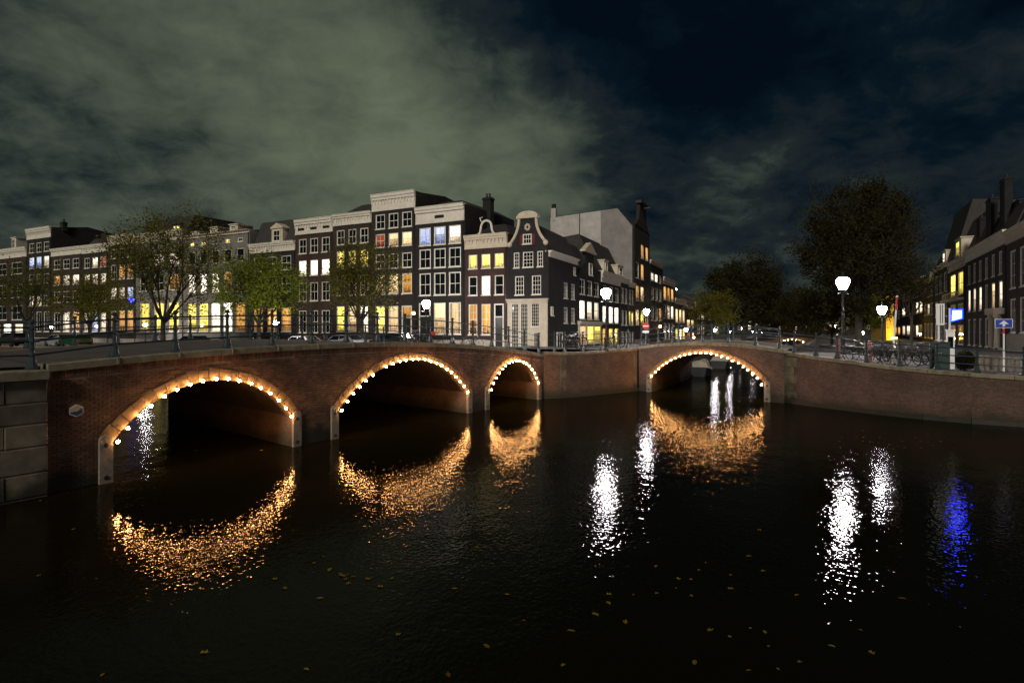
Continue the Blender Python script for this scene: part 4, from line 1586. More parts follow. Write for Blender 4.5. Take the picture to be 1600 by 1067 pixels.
t_, W_, z_ = house('gabled dark brick house with a lit cream shopfront next to the corner flank', SL, 902.3, 938.5, (434, 436), [(439, 462, 'ddd'), (471, 499, 'Www', (1, 2))], 'bk', zbase=2.2, ref=922, cornice=None, plinth=0)
gable_top(t_, W_, z_(434.5), z_(393))
add_roof(t_, W_, 10, z_(434.5), z_(377), 'near', y0=0.6)
add_window(t_, W_ * 0.53, z_(421), 1.3, z_(412) - z_(431), 'd', 2, 2, y=-0.12)
b = MB()
zz1 = z_(508)
for fx in (0.02, 0.33, 0.64, 0.95):
    b.box(fx * W_, fx * W_ + 0.25, -0.16, 0.0, 0.0, zz1)
b.box(0.0, W_, -0.3, 0.0, zz1, zz1 + 0.22)
b.box(-0.03, W_ + 0.03, -0.5, 0.0, zz1 + 0.22, zz1 + 0.42)
b.build('shopfront', M['cream'], t_)
for k in range(3):
    f0 = (0.02, 0.33, 0.64)[k]
    add_window(t_, (f0 + 0.165) * W_ + 0.1, zz1 / 2 + 0.15, W_ * 0.29, zz1 - 0.5, 'y' if k else 'c', 3, 3, y=-0.11, fw=0.06)
house('dark house with a heavy white cornice, tall tiled roof and lit arched windows', SL, 939, 969, (427, 444), [(448, 471, 'ddd'), (479, 505, 'WWW', (1, 2)), (513, 540, 'oyy')], 'bk', zbase=2.2, roof=('near', 371), dormers=((0.45, 408, 428, 1.9, 'd'),), plinth=0.4)
house('narrow dark house with two pairs of unlit windows and a double dormer', SL, 969.3, 981.3, (436, 443), [(450, 474, 'dd'), (485, 508, 'dd'), (518, 540, 'dd')], 'bk', zbase=2.2, roof=('near', 384), dormers=((0.5, 416, 434, 3.2, 'd'),), plinth=0.4, fw=0.14)
house('narrow dark house with a carved white cornice and a yellow lit first floor', SL, 981.6, 990.7, (442, 449), [(453, 476, 'dd'), (486, 508, 'yy'), (518, 540, 'dd')], 'dk', zbase=2.2, roof=('par', 420), plinth=0.4, fw=0.14)
t_, W_, z_ = house('very tall dark warehouse with a white plastered party wall and lit slit windows', SL, 991, 1015, (357, 361), [(382, 404, '.oo', (1, 2), 0.5), (413, 437, 'do.', (1, 2), 0.5), (448, 471, 'oc.', (1, 2), 0.6), (484, 508, 'cyy', (1, 2), 0.6)], 'dk', zbase=2.3, D=13.5, cornice=None, ref=1003, plinth=0.4)
b = MB()                                           # party wall, stepping down to the street front
zf, zp = z_(361), z_(334)
b.add([(-0.03, 5.2, 5.0), (-0.03, 13.5, 5.0), (-0.03, 13.5, zp - 0.6), (-0.03, 5.2, zp - 0.07)], [(0, 1, 2, 3)])
b.add([(0.25, 0.3, 5.0), (0.25, 13.5, 5.0), (0.25, 13.5, zp - 0.6), (0.25, 2.6, zp + 0.1), (0.25, 0.3, zf), (-0.03, 13.5, zp - 0.6), (-0.03, 2.6, zp + 0.1), (-0.03, 0.3, zf), (-0.03, 13.5, 5.0)],
      [(4, 3, 2, 1, 0), (3, 6, 5, 2), (4, 7, 6, 3), (2, 5, 8, 1)])
b.build('party_wall', M['wh'], t_)
b = MB()
b.add([(-0.05, 0.3, 5.0), (-0.05, 5.2, 5.0), (-0.05, 5.2, zp - 0.07), (-0.05, 2.6, zp + 0.1), (-0.05, 0.3, zf), (-0.0, 5.2, 5.0), (-0.0, 5.2, zp - 0.07)], [(0, 1, 2, 3, 4), (1, 5, 6, 2)])
b.build('party_wall', M['gy2'], t_)
b = MB()
b.tube([(-0.12, 8.6, 6), (-0.12, 8.6, zp - 0.3)], 0.07, 6)
b.build('downpipe', M['slate'], t_)
b = MB()
b.box(-0.1, 0.5, 12.6, 13.4, zp - 1.0, zp + 0.9)
b.build('chimney', M['wh'], t_)
b = MB()
b.box(0.0, 0.4, 12.7, 13.3, zp + 0.9, zp + 1.6)
b.build('chimney', M['bk'], t_, uv=True)
b = MB()                                           # gable with hoist beam
b.prism([(0.3, zf), (W_ - 0.1, zf), (W_ * 0.8, zf + 1.6), (W_ * 0.72, zf + 4.2), (W_ * 0.36, zf + 4.2), (W_ * 0.28, zf + 1.6)], 0.0, 0.5)
b.build('gable', M['dk'], t_, uv=True)
b = MB()
b.box(W_ * 0.32, W_ * 0.76, -0.3, 0.6, zf + 4.2, zf + 4.6)
b.box(W_ * 0.52, W_ * 0.56, -1.3, 0.0, zf + 3.6, zf + 3.8)
b.build('hoist_beam', M['wood'], t_)
b = MB()
b.add([(0.3, 0.5, zf), (W_, 0.5, zf), (W_, 13.4, zf), (0.3, 13.4, zf), (0.3, 3.0, zp), (W_, 3.0, zp), (W_, 13.4, zp - 0.6), (0.3, 13.4, zp - 0.6)], [(0, 1, 5, 4), (4, 5, 6, 7), (1, 2, 6, 5), (3, 0, 4, 7)])
b.build('roof', M['slate'], t_)
house('brick house with a shaped gable and small white lit windows below it', SL, 1015.3, 1035, (411, 416), [(428, 441, 'wWd'), (450, 470, 'ddd'), (480, 501, 'ddo')], 'dk', zbase=2.4, roof=('par', 405), cornice='cream', plinth=0, fw=0.16)
house('house with three warm lit windows under a bright bracketed cornice', SL, 1035.3, 1053.8, (436, 446), [(449, 470, 'ooo', (1, 2)), (477, 498, 'dww', (1, 2)), (505, 530, 'ddd')], 'dk', zbase=2.4, roof=('par', 425), plinth=0, fw=0.16)
house('low house with cream lit first floor and a green awning glow below', SL, 1054, 1071.5, (468, 476), [(483, 504, 'ccc', (1, 2)), (513, 536, 'yWy')], 'dk', zbase=2.4, roof=('mans', 455), plinth=0, fw=0.18)
house('dark low house with red lit panes half hidden by the canal tree', SL, 1071.8, 1086, (478, 483), [(499, 513, 'cc', (2, 2)), (519, 534, 'rc')], 'dk', zbase=2.4, roof=('par', 462), plinth=0, fw=0.2)
house('dark house behind the round tree at the end of the visible row', SL, 1086.3, 1102, (474, 480), [(487, 499, 'dw'), (507, 522, 'dc')], 'dk', zbase=2.4, roof=('par', 460), plinth=0, fw=0.2)
house('farthest dark house of the left row deep along the side canal', SL, 1102.3, 1125, (476, 482), [(489, 501, 'dd'), (509, 522, 'dw')], 'bk', zbase=2.4, roof=('par', 464), plinth=0, fw=0.2)
# tall dark roof standing behind that row
tb = thing('tall_roof_building', 'big dark steep-roofed building rising behind the far canal houses', 'building', (*gp(1042, 150), 2.4), math.atan2(1, 0.445))
b = MB()
b.box(0, 22, 8, 24, -0.5, 13.0)
b.build('wall', M['bk'], tb, uv=True)
b = MB()
b.add([(-0.3, 7.6, 13), (22.3, 7.6, 13), (22.3, 24.4, 13), (-0.3, 24.4, 13), (-0.3, 16, 19.6), (22.3, 16, 19.6)], [(0, 1, 5, 4), (2, 3, 4, 5), (1, 2, 5), (3, 0, 4)])
b.build('roof', M['slate'], tb)
b = MB()
b.tube([(22, 16, 19.5), (22, 16, 22)], 0.12, 5)
b.build('finial', M['black_iron'], tb)

# ---- row on the right
RL = (RLO, RLD)
house('brick house at the right edge above a pale stone ground floor with tall white windows', RL, 1573, 1650, (356, 377), [(390, 450, 'dddd', (2, 3)), (466, 520, 'dddd', (2, 3))], 'rd', zbase=2.15, ref=1585, plinth=3.1, win=0.55, roof=('mans', 306), cornice='cream', brackets=False, fw=0.16, chimneys=((0.12, 3.0, 292, 2.4), (0.3, 4.5, 284, 2.0)))
t_, W_, z_ = house('long dark house with six window bays and a broad slanting cornice', RL, 1508.5, 1572.6, (377, 396), [(403, 436, 'dddddd'), (445, 484, 'wwwdcw'), (497, 542, 'dddddd', (1, 2))], 'bk', zbase=2.15, ref=1540, plinth=0.5, win=0.42, roof=('mans', 335), brackets=False, fw=0.15,
      dormers=((0.62, 330, 372, 8.6, 'd', dict(m='bk', y=1.8, win=0.3, depth=4)),), chimneys=((0.02, 1.6, 318, 2.0), (0.40, 1.2, 303, 2.6), (0.66, 1.4, 288, 2.2)))
b = MB()                                           # pillared porch
for x in (0.83, 0.95):
    b.lathe([(0.30, 0.2), (0.26, 0.5), (0.22, 3.2), (0.32, 3.35), (0.34, 3.6)], (x * W_, -0.55, 0), 10)
b.box(W_ * 0.80, W_ * 0.98, -1.0, 0.0, 3.6, 4.2)
b.build('porch', M['cream'], t_)
t_, W_, z_ = house('house with a yellow lit balcony bay and small white corbels', RL, 1482.5, 1508.2, (406, 421), [(426, 462, 'yy', (2, 2)), (475, 498, 'dd'), (508, 538, 'dd')], 'dk', zbase=2.2, plinth=0.4, roof=('near', 336), dormers=((0.45, 373, 402, 4.2, 'y', dict(m='cream', y=0.3)),), fw=0.18)
b = MB()
b.box(0.3, W_ - 0.3, -0.9, 0.0, z_(470), z_(467))
for k in range(9):
    x = 0.35 + (W_ - 0.7) * k / 8
    b.box(x - 0.03, x + 0.03, -0.88, -0.82, z_(467), z_(459))
b.box(0.3, W_ - 0.3, -0.9, -0.8, z_(459), z_(457.5))
b.build('balcony', M['cream'], t_)
house('dark house with a plain pale cornice and three unlit tall windows on the right row', RL, 1459.5, 1482.2, (414, 421), [(428, 458, 'ddd'), (470, 495, 'ddd'), (505, 532, 'ddd')], 'bk', zbase=2.2, plinth=0.4, roof=('near', 326), dormers=((0.45, 392, 412, 3.0, 'w', dict(m='cream')),), fw=0.18)
house('lower dark house with cream dormers beside the tall steep roof', RL, 1443, 1459.2, (436, 442), [(448, 464, 'ddd'), (474, 492, 'dwd'), (505, 528, 'ddd')], 'bk', zbase=2.2, plinth=0, roof=('near', 392), dormers=((0.3, 425, 436, 2.4, 'd'), (0.7, 425, 436, 2.4, 'd')), fw=0.2)
house('dark house with one lit upper window behind the red and white pole', RL, 1424, 1442.7, (436, 442), [(450, 464, 'ddd'), (471, 490, 'dww'), (507, 526, 'dwd')], 'dk', zbase=2.2, plinth=0, roof=('par', 424), fw=0.25)
house('dark narrow house with pale door surround near the yellow wall', RL, 1408, 1423.7, (445, 451), [(458, 470, 'dd'), (479, 494, 'wd'), (508, 524, 'ww')], 'dk', zbase=2.2, plinth=0, roof=('par', 434), fw=0.25)
house('house with a gable wall lit yellow from below beside the quay tree', RL, 1396, 1407.7, (455, 461), [(466, 476, 'dd'), (486, 499, 'dd'), (510, 523, 'oo')], 'dk', zbase=2.2, plinth=0, roof=('par', 446), fw=0.3)
yw = thing('yellow_house', 'tall narrow house end glowing in sodium light, its yellow put into the plaster colour', 'house', (*gp(1384.5, 120), 2.2), rad(-14))
b = MB()
b.box(0, 1.35, 0, 9, -0.5, 8.6)
b.build('wall', M['sodium_wall'], yw)
b = MB()
b.prism([(-0.1, 8.6), (1.45, 8.6), (0.68, 9.8)], -0.1, 9.1)
b.build('roof', M['slate'], yw)
b = MB()
b.box(0.2, 1.1, -2.4, -2.1, 0.3, 0.5)
b.build('floodlight', M['lamp_yellow'], yw)
add_window(yw, 0.4, 6.0, 0.5, 1.2, 'd', 2, 2, y=-0.12, fw=0.05)
# far end of the side canal: a closing row of dim houses
x0 = on_line(1150, (0, 260), (1, 0))[0]
for k, (wd, hh, lt) in enumerate(((13, 11.5, 'dwd'), (11, 13.5, 'ddc'), (12, 12.0, 'wdd'), (10, 14.0, 'dcd'), (13, 12.5, 'ddw'))):
    t = thing('far_house', ('dim house closing the far end of the side canal, with a middle light', 'dim house closing the far canal with a light on its right side', 'dim house closing the far canal with a light on its left side',
                            'tallest dim house closing the far canal', 'dim house closing the far canal behind the big tree')[k], 'house', (x0, 262, 2.2), 0, 'houses closing the far end of the canal')
    hol = [(2.0 + 3.2 * r_, 4.0 + 3.2 * r_, [(wd * (i + 0.5) / 3 - 0.6, wd * (i + 0.5) / 3 + 0.6) for i in range(3)]) for r_ in range(3)]
    wall_mesh(wd - 0.02, 10, hh, hol).build('wall', M['bk'], t, uv=True)
    for r_, (z0, z1, xx) in enumerate(hol):
        for i, (a_, c_) in enumerate(xx):
            add_window(t, (a_ + c_) / 2, (z0 + z1) / 2, 1.2, 2.0, lt[i] if r_ == 0 else 'd', 2, 2)
    add_roof(t, wd, 10, hh, hh + 3.5, 'par')
    x0 += wd


# ------------------------------------------------------------------ trees
def tree(label, x, y, z0, hgt, cr, cz, leaves, lm, size=0.2, trunk_r=0.22, fork=0.28, seed=1, squash=1.0, droop=0.0, nlimb=7, spread=1.0, name='street_tree', clump=1.0, group=None, dense=0.45):
    rr = random.Random(seed)
    t = thing(name, label, 'tree', (x, y, z0), rr.uniform(0, 6), group)
    b = MB()
    tips = []
    top = Vector((rr.uniform(-.3, .3), rr.uniform(-.3, .3), hgt * 0.88))

    def branch(p, d, ln, r, lvl):
        pts, rs = [p], [r]
        n = 4 if lvl < 2 else 3
        q = p.copy()
        dd = d.normalized()
        for i in range(n):
            dd = (dd + Vector((rr.gauss(0, .13), rr.gauss(0, .13), rr.gauss(0.04, .10)))).normalized()
            q = q + dd * ln / n
            pts.append(q.copy())
            rs.append(max(0.006, r * (1 - (i + 1) / n * 0.7)))
            if lvl < 3 and i >= 1 - (lvl > 0):
                for _ in range(2 if lvl < 2 else 1):
                    ax = Vector((rr.gauss(0, 1), rr.gauss(0, 1), rr.gauss(0.15, .6)))
                    nd_ = (dd + ax.normalized() * rr.uniform(0.5, 0.95)).normalized()
                    branch(q.copy(), nd_, ln * rr.uniform(0.42, 0.62), rs[-1] * 0.62, lvl + 1)
            if lvl >= 1:
                tips.append(q.copy())
        b.tube(pts, rs, 6 if lvl < 2 else 4, cap=False)
    hf = hgt * fork
    b.tube([(0, 0, -0.3), (0, 0, 0.25), (0.03, 0.02, hf * 0.6), (0.0, 0.05, hf)], [trunk_r * 1.5, trunk_r * 1.08, trunk_r * 0.92, trunk_r * 0.9], 9)
    for i in range(nlimb):
        a = 2 * math.pi * i / nlimb + rr.uniform(-.3, .3)
        up = rr.uniform(0.9, 1.8) if i % 3 else rr.uniform(2.0, 3.2)
        dv = Vector((math.cos(a) * spread, math.sin(a) * spread, up))
        branch(Vector((0, 0, hf * rr.uniform(0.82, 1.0))), dv, (hgt - hf) * rr.uniform(0.52, 0.72), trunk_r * rr.uniform(0.42, 0.6), 0)
    b.build('trunk', M['bark'], t)
    # leaf faces gathered round the twigs, thinned to an uneven outline
    c = MB()
    cen = Vector((0, 0, cz))
    good = [p for p in tips if ((p - cen).x / cr) ** 2 + ((p - cen).y / cr) ** 2 + ((p - cen).z / (cr * squash)) ** 2 < 1.55]
    if not good:
        good = tips
    k = 0
    hubs = [g for g in good if rr.random() < 0.62]
    from mathutils import noise as mn
    fill = []
    while len(fill) < 230:
        q = Vector((rr.uniform(-1, 1), rr.uniform(-1, 1), rr.uniform(-1, 1)))
        if q.length > 1:
            continue
        p = cen + Vector((q.x * cr, q.y * cr, q.z * cr * squash))
        if p.z > hf * 0.9 and mn.noise(p * (0.55 * 4.5 / cr) + Vector((seed, 0, 0))) > 0.04:
            fill.append(p)
    while k < leaves:
        g = rr.choice(fill) if rr.random() < dense else rr.choice(hubs)
        p = g + Vector((rr.gauss(0, .37), rr.gauss(0, .37), rr.gauss(-0.05 - droop, .30))) * clump
        s = size * rr.uniform(0.55, 1.3)
        u = Vector((rr.gauss(0, 1), rr.gauss(0, 1), rr.gauss(0, .6))).normalized()
        v = u.cross(Vector((rr.gauss(0, 1), rr.gauss(0, 1), rr.gauss(0, 1)))).normalized()
        c.add([p - u * s * 0.5, p + v * s * 0.28, p + u * s * 0.5, p - v * s * 0.28], [(0, 1, 2, 3)])
        k += 1
    c.build('crown', M[lm], t)
    return t


def ftree(label, px, Y, top_py, cr, leaves, lm, seed, **kw):
    x, y = gp(px, Y)
    z0 = street_z(x, y)
    hgt = gz(top_py, Y) - z0
    return tree(label, x, y, z0, hgt, cr, hgt * 0.62, leaves, lm, seed=seed, **kw)


ftree('thin bare looking tree at the far left edge in front of the white windows', 44, 84, 402, 4.8, 4200, 'leaf_olive', 3, size=0.26, dense=0.3)
ftree('dense low olive tree between the forked tree and the far left one', 140, 82, 425, 5.2, 8000, 'leaf_olive', 4, size=0.26, squash=0.62, dense=0.6)
ftree('large forked tree with sparse autumn leaves left of the pale stone house', 255, 66, 340, 6.0, 13000, 'leaf_olive', 5, size=0.25, trunk_r=0.26, fork=0.22, nlimb=8, spread=1.0, dense=0.4)
ftree('round tree with bright green leaves lit by the lamp under it', 405, 61, 394, 4.9, 11000, 'leaf_green', 16, size=0.25, squash=0.66, spread=1.35, dense=0.6)
ftree('slim yellowish tree in front of the tallest front row house', 566, 56, 377, 3.3, 7500, 'leaf_olive', 7, size=0.22, squash=1.15, dense=0.45, nlimb=9)
ftree('leafy tree by the no entry sign on the far corner of the side bridge', 1012, 70, 447, 2.2, 500, 'leaf_dark', 8, size=0.2, trunk_r=0.12)
x, y = gp(1342, 62)
tree('tallest dark tree rising behind the bright lamp on the right quay', x, y, 2.3, (gz(290, 62) - 2.3) * 0.93, 5.3, 9.6, 52000, 'leaf_dark', 0.26, 0.36, 0.22, 21, 1.34, nlimb=12, spread=0.62, clump=1.0, dense=0.55)
x, y = gp(1162, 118)
tree('broad dark round tree on the left bank of the side canal', x, y, 2.3, gz(398, 118) - 2.3, 7.6, 8.4, 26000, 'leaf_dark', 0.40, 0.4, 0.16, 22, 0.98, nlimb=10, spread=1.0, clump=1.5, dense=0.6)
x, y = gp(1112, 104)
tree('smaller olive tree lit from below left of the broad round tree', x, y, 2.3, gz(455, 104) - 2.3, 4.0, 5.0, 7000, 'leaf_olive', 0.30, 0.24, 0.2, 23, 0.95, dense=0.6)
x, y = gp(1262, 130)
tree('dim canal tree filling the gap behind the side bridge', x, y, 2.3, gz(455, 130) - 2.3, 6.8, 5.6, 14000, 'leaf_dark', 0.42, 0.3, 0.12, 24, 0.8, nlimb=9, clump=1.4, dense=0.7)
x, y = gp(1222, 175)
tree('far dim tree at the end of the side canal', x, y, 2.3, gz(462, 175) - 2.3, 8.4, 7.0, 12000, 'leaf_dark', 0.5, 0.3, 0.12, 25, 0.8, nlimb=9, clump=1.7, dense=0.7)
x, y = gp(1356, 96)
tree('small tree caught in yellow light beside the yellow house', x, y, 2.3, gz(472, 96) - 2.3, 2.6, 4.4, 5200, 'leaf_olive', 0.28, 0.16, 0.2, 26, 1.2, dense=0.7)
x, y = gp(1300, 80)
tree('dark lower tree left of the tall lamp post behind the side bridge', x, y, 2.3, gz(450, 80) - 2.3, 4.6, 4.8, 11000, 'leaf_dark', 0.30, 0.2, 0.16, 28, 0.8, dense=0.7)
x, y = gp(1424, 84)
tree('thin dark tree branches hanging left of the right hand houses', x, y, 2.3, gz(395, 84) - 2.3, 3.6, 8.4, 5200, 'leaf_dark', 0.24, 0.2, 0.3, 27, 1.1)


# ------------------------------------------------------------------ street lamps
def lamp_proto():
    t = thing('street_lamp', 'x', 'street lamp', (0, 0, 0), 0, None)
    b = MB()
    b.lathe([(0.19, -0.1), (0.19, 0.12), (0.13, 0.18), (0.12, 0.75), (0.15, 0.80), (0.15, 0.88), (0.075, 0.98), (0.065, 2.1), (0.085, 2.14), (0.085, 2.2), (0.055, 2.26), (0.045, 3.30), (0.07, 3.34), (0.07, 3.42), (0.04, 3.48), (0.04, 3.62)], n=10)
    b.build('post', M['black_iron'], t)
    b = MB()
    b.tube([(-0.42, 0, 3.42), (0.42, 0, 3.42)], 0.022, 6)
    for s in (-1, 1):
        b.ball((s * 0.42, 0, 3.42), 0.035, 6, 4)
        b.tube([(s * 0.03, 0, 3.44), (s * 0.20, 0, 3.56), (s * 0.17, 0, 3.68)], 0.02, 6)
        b.tube([(0, s * 0.03, 3.44), (0, s * 0.20, 3.56), (0, s * 0.17, 3.68)], 0.02, 6)
    b.build('ladder_bar', M['black_iron'], t)
    g = MB()
    g.lathe([(0.17, 3.66), (0.35, 4.06), (0.37, 4.16), (0.33, 4.27), (0.22, 4.36)], n=12)
    g.build('lantern_glass', M['lamp'], t)
    f = MB()
    for k in range(6):
        a = 2 * math.pi * k / 6
        f.tube([(0.176 * math.cos(a), 0.176 * math.sin(a), 3.65), (0.357 * math.cos(a), 0.357 * math.sin(a), 4.06), (0.377 * math.cos(a), 0.377 * math.sin(a), 4.16), (0.335 * math.cos(a), 0.335 * math.sin(a), 4.275), (0.22 * math.cos(a), 0.22 * math.sin(a), 4.37)], 0.008, 4)
    f.lathe([(0.185, 3.62), (0.185, 3.66)], n=8)
    f.lathe([(0.235, 4.36), (0.235, 4.39), (0.13, 4.44), (0.11, 4.52), (0.05, 4.57), (0.045, 4.66), (0.01, 4.70)], n=8)
    f.build('lantern_frame', M['black_iron'], t)
    return t


LAMP = lamp_proto()
_first = [True]


def lamp(label, px, Y, py=None, zb=None, far=False, scale=1.0):
    """py: image row of the light; the post foot stands at zb"""
    x, y = gp(px, Y)
    zb = zb if zb is not None else 2.2
    if py is not None:
        scale = (gz(py, Y) - zb) / 4.06
    o = dup(LAMP, (x, y, zb), 0.4, label)
    o.scale = (scale,) * 3
    if far:
        for ch_ in o.children:
            if ch_.name.startswith('lantern_glass'):
                pass
    return o


lamp('tall bright street lamp standing at the right end of the single arch bridge', 1317, 36.5, 442, rq_z(*gp(1317, 36.5)))
lamp('bright street lamp on the corner quay before the arched lit windows', 947, 40.6, 458, 2.85)
lamp('bright street lamp in front of the dark large-windowed house beyond the long bridge', 666, 57, 475, street_z(*gp(666, 57)))
lamp('shorter lantern above the round no entry sign', 1010, 51, 487, 2.85)
lamp('street lamp beside the glowing yellow house end on the right', 1378, 41, 484, 2.3)
lamp('unseen street lamp added beyond the right edge to light the paved square', 1690, 42, 455, 2.15)  # stands out of view, added to light the square
lamp('low street lamp seen behind the nearest big railing post', 80, 97, 510, 2.1)
lamp('low street lamp in front of the orange lit ground floor', 227, 84, 508, 2.1)
lamp('street lamp under the bright green tree', 431, 55.5, 504, 2.15)
for i, (px, Y, py) in enumerate(((1072, 66, 515), (1117, 86, 516), (1140, 106, 518), (1160, 139, 513), (1176, 178, 518), (1190, 236, 519), (1306, 82, 511), (1339, 92, 522), (1348, 84, 520), (1438, 100, 522), (1490, 95, 534))):
    lamp(('first small lamp along the left bank past the long row of houses', 'small lamp under the olive tree on the left bank', 'far lamp second from the olive tree', 'brightest far lamp beneath the broad round tree', 'far lamp right of the broad tree trunk',
          'farthest lamp of the left bank', 'small lamp low behind the tall bright lamp', 'left one of a pair of small lamps by the quay tree trunk', 'right one of a pair of small lamps by the quay tree trunk', 'small lamp in front of the right hand house row',
          'small lamp behind the white parking post')[i], px, Y, py, 1.9, far=True)['group'] = 'distant street lamps along the side canal'
for o in [LAMP] + list(LAMP.children):
    bpy.data.objects.remove(o, do_unlink=True) if o is not LAMP else None
bpy.data.objects.remove(LAMP, do_unlink=True)


def wall_lantern(label, px, Y, py, m, r=0.13):
    x, y = gp(px, Y)
    t = thing('wall_lantern', label, 'lantern', (x, y, gz(py, Y)))
    b = MB()
    b.ball((0, 0, 0), r, 8, 6)
    b.build('globe', M[m], t)
    b = MB()
    b.lathe([(r * 0.8, r * 0.9), (r * 0.5, r * 1.3), (0.02, r * 1.6)], n=8)
    b.tube([(0, 0, r * 1.5), (0, 0.1, r * 2.0), (0, 0.5, r * 2.0)], 0.02, 5)
    b.build('bracket', M['black_iron'], t)
    return t


wall_lantern('orange glowing lantern beside the front door of the tallest front house', 646, 64.0, 489.5, 'lamp_orange', 0.16)
wall_lantern('orange lantern at a cafe front on the left bank of the side canal', 1031, 112, 510, 'lamp_orange', 0.28)
wall_lantern('small orange lantern low on the left bank of the side canal', 1084, 140, 527, 'lamp_orange', 0.25)
wall_lantern('small pale lantern high under the bright bracketed cornice', 1056.5, 132, 452, 'lamp_far', 0.16)
bl = thing('blue_fairy_lights', 'cluster of tiny blue fairy lights above the orange lit ground floor', 'fairy lights', (*gp(206, 84), gz(469, 84)))
for dx, dz in ((-0.32, 0.1), (-0.1, -0.22), (0.05, 0.12), (0.3, 0.1), (0.12, -0.1)):
    b = MB()
    b.ball((dx, 0, dz), 0.085, 6, 4)
    b.build('bulb', M['blue_bulb'], bl)
b = MB()
b.tube([(-0.32, 0.02, 0.12), (-0.1, 0.02, -0.2), (0.05, 0.02, 0.14), (0.12, 0.02, -0.08), (0.3, 0.02, 0.12), (0.5, 1.2, 0.3)], 0.01, 4)
b.build('cable', M['black_iron'], bl)

# distant lit bridge over the side canal
dx0 = on_line(1215, (0, 128), (1, 0))[0]
DB = Vector((dx0 - 2, 133))
ddir = Vector((0.93, -0.37)).normalized()
AD = dict(a=3.2, b=10.0, zs=0.7, rise=1.35, n=13, band=0.4)
arch_bridge('distant arched bridge with a row of lights deep in the side canal', DB, math.atan2(ddir.y, ddir.x), 13.5, 7.0, -0.2, lambda x: 2.75 - 0.008 * (x - 6.7) ** 2, [AD], M['quay_brick'], coping=False)
light_string('string of bulbs on the distant arch deep in the side canal', DB, math.atan2(ddir.y, ddir.x), AD, 11, r=0.08)


# ------------------------------------------------------------------ bicycles, cars, boats, street furniture
def bike_proto(m='black_iron', crate=False):
    t = thing('bicycle', 'x', 'bicycle')
    wm_ = MB()
    n = 16
    ring = [(0.335 * math.cos(2 * math.pi * k / n), 0, 0.335 * math.sin(2 * math.pi * k / n)) for k in range(n + 1)]
    wm_.tube(ring, 0.022, 5, cap=False)
    for k in range(0, n, 2):
        wm_.bar((0, 0, 0), ring[k], 0.006, 0.006)
    wme = wm_.mesh('wheel', M['tyre'])
    link('wheel', wme, t, (-0.53, 0, 0.35))
    link('wheel', wme, t, (0.53, 0, 0.35))
    b = MB()
    for p, q, r in (((-0.53, 0, .35), (-0.08, 0, .30), .014), ((-0.08, 0, .30), (-0.22, 0, .86), .018), ((-0.53, 0, .35), (-0.20, 0, .80), .012), ((-0.08, 0, .30), (0.36, 0, .80), .02), ((-0.19, 0, .74), (0.36, 0, .80), .018), ((0.36, 0, .84), (0.53, 0, .35), .018), ((0.33, 0, .92), (0.36, 0, .80), .018)):
        b.tube([p, q], r, 6)
    b.build('frame', M[m], t)
    b = MB()
    b.tube([(0.20, 0.28, 1.02), (0.30, 0.24, 1.06), (0.34, 0.08, 1.04), (0.33, 0, 0.98), (0.34, -0.08, 1.04), (0.30, -0.24, 1.06), (0.20, -0.28, 1.02)], 0.014, 6)
    b.tube([(0.33, 0, 0.90), (0.33, 0, 0.99)], 0.014, 6)
    b.build('handlebar', M['steel'], t)
    b = MB()
    b.add([(-0.36, 0.09, .93), (-0.36, -0.09, .93), (-0.10, -0.03, .93), (-0.10, 0.03, .93), (-0.34, 0.10, .88), (-0.34, -0.10, .88), (-0.11, -0.03, .89), (-0.11, 0.03, .89)], [(0, 1, 2, 3), (7, 6, 5, 4), (0, 4, 5, 1), (1, 5, 6, 2), (2, 6, 7, 3), (3, 7, 4, 0)])
    b.build('saddle', M['saddle'], t)
    for x0, nm in ((-0.53, 'mudguard'), (0.53, 'mudguard')):
        b = MB()
        g = [(x0 + 0.375 * math.cos(rad(a)), 0, .35 + 0.375 * math.sin(rad(a))) for a in range(20, 181, 20)]
        for p, q in zip(g[:-1], g[1:]):
            b.bar(p, q, 0.05, 0.008)
        b.build(nm, M[m], t)
    b = MB()
    b.box(-0.78, -0.36, -0.06, 0.06, 0.76, 0.785)
    b.tube([(-0.74, 0.05, 0.76), (-0.53, 0.05, 0.35)], 0.007, 4)
    b.tube([(-0.74, -0.05, 0.76), (-0.53, -0.05, 0.35)], 0.007, 4)
    b.build('luggage_rack', M['steel'], t)
    b = MB()
    b.ball((0.42, 0, 0.90), 0.05, 6, 4)
    b.build('headlight', M['steel'], t)
    if crate:
        b = MB()
        b.box(-0.80, -0.40, -0.20, 0.20, 0.79, 1.04)
        b.build('crate', M['red'], t)
    return t


def kill(t):
    for c_ in list(t.children):
        bpy.data.objects.remove(c_, do_unlink=True)
    bpy.data.objects.remove(t, do_unlink=True)


BK, BC = bike_proto(), bike_proto(crate=True)


def bike(label, px, Y, z, rot, group, proto=None):
    o = dup(proto or BK, (*gp(px, Y), z), rot, label)
    o.rotation_euler.x = R.uniform(-0.1, 0.1)
    o['group'] = group
    return o


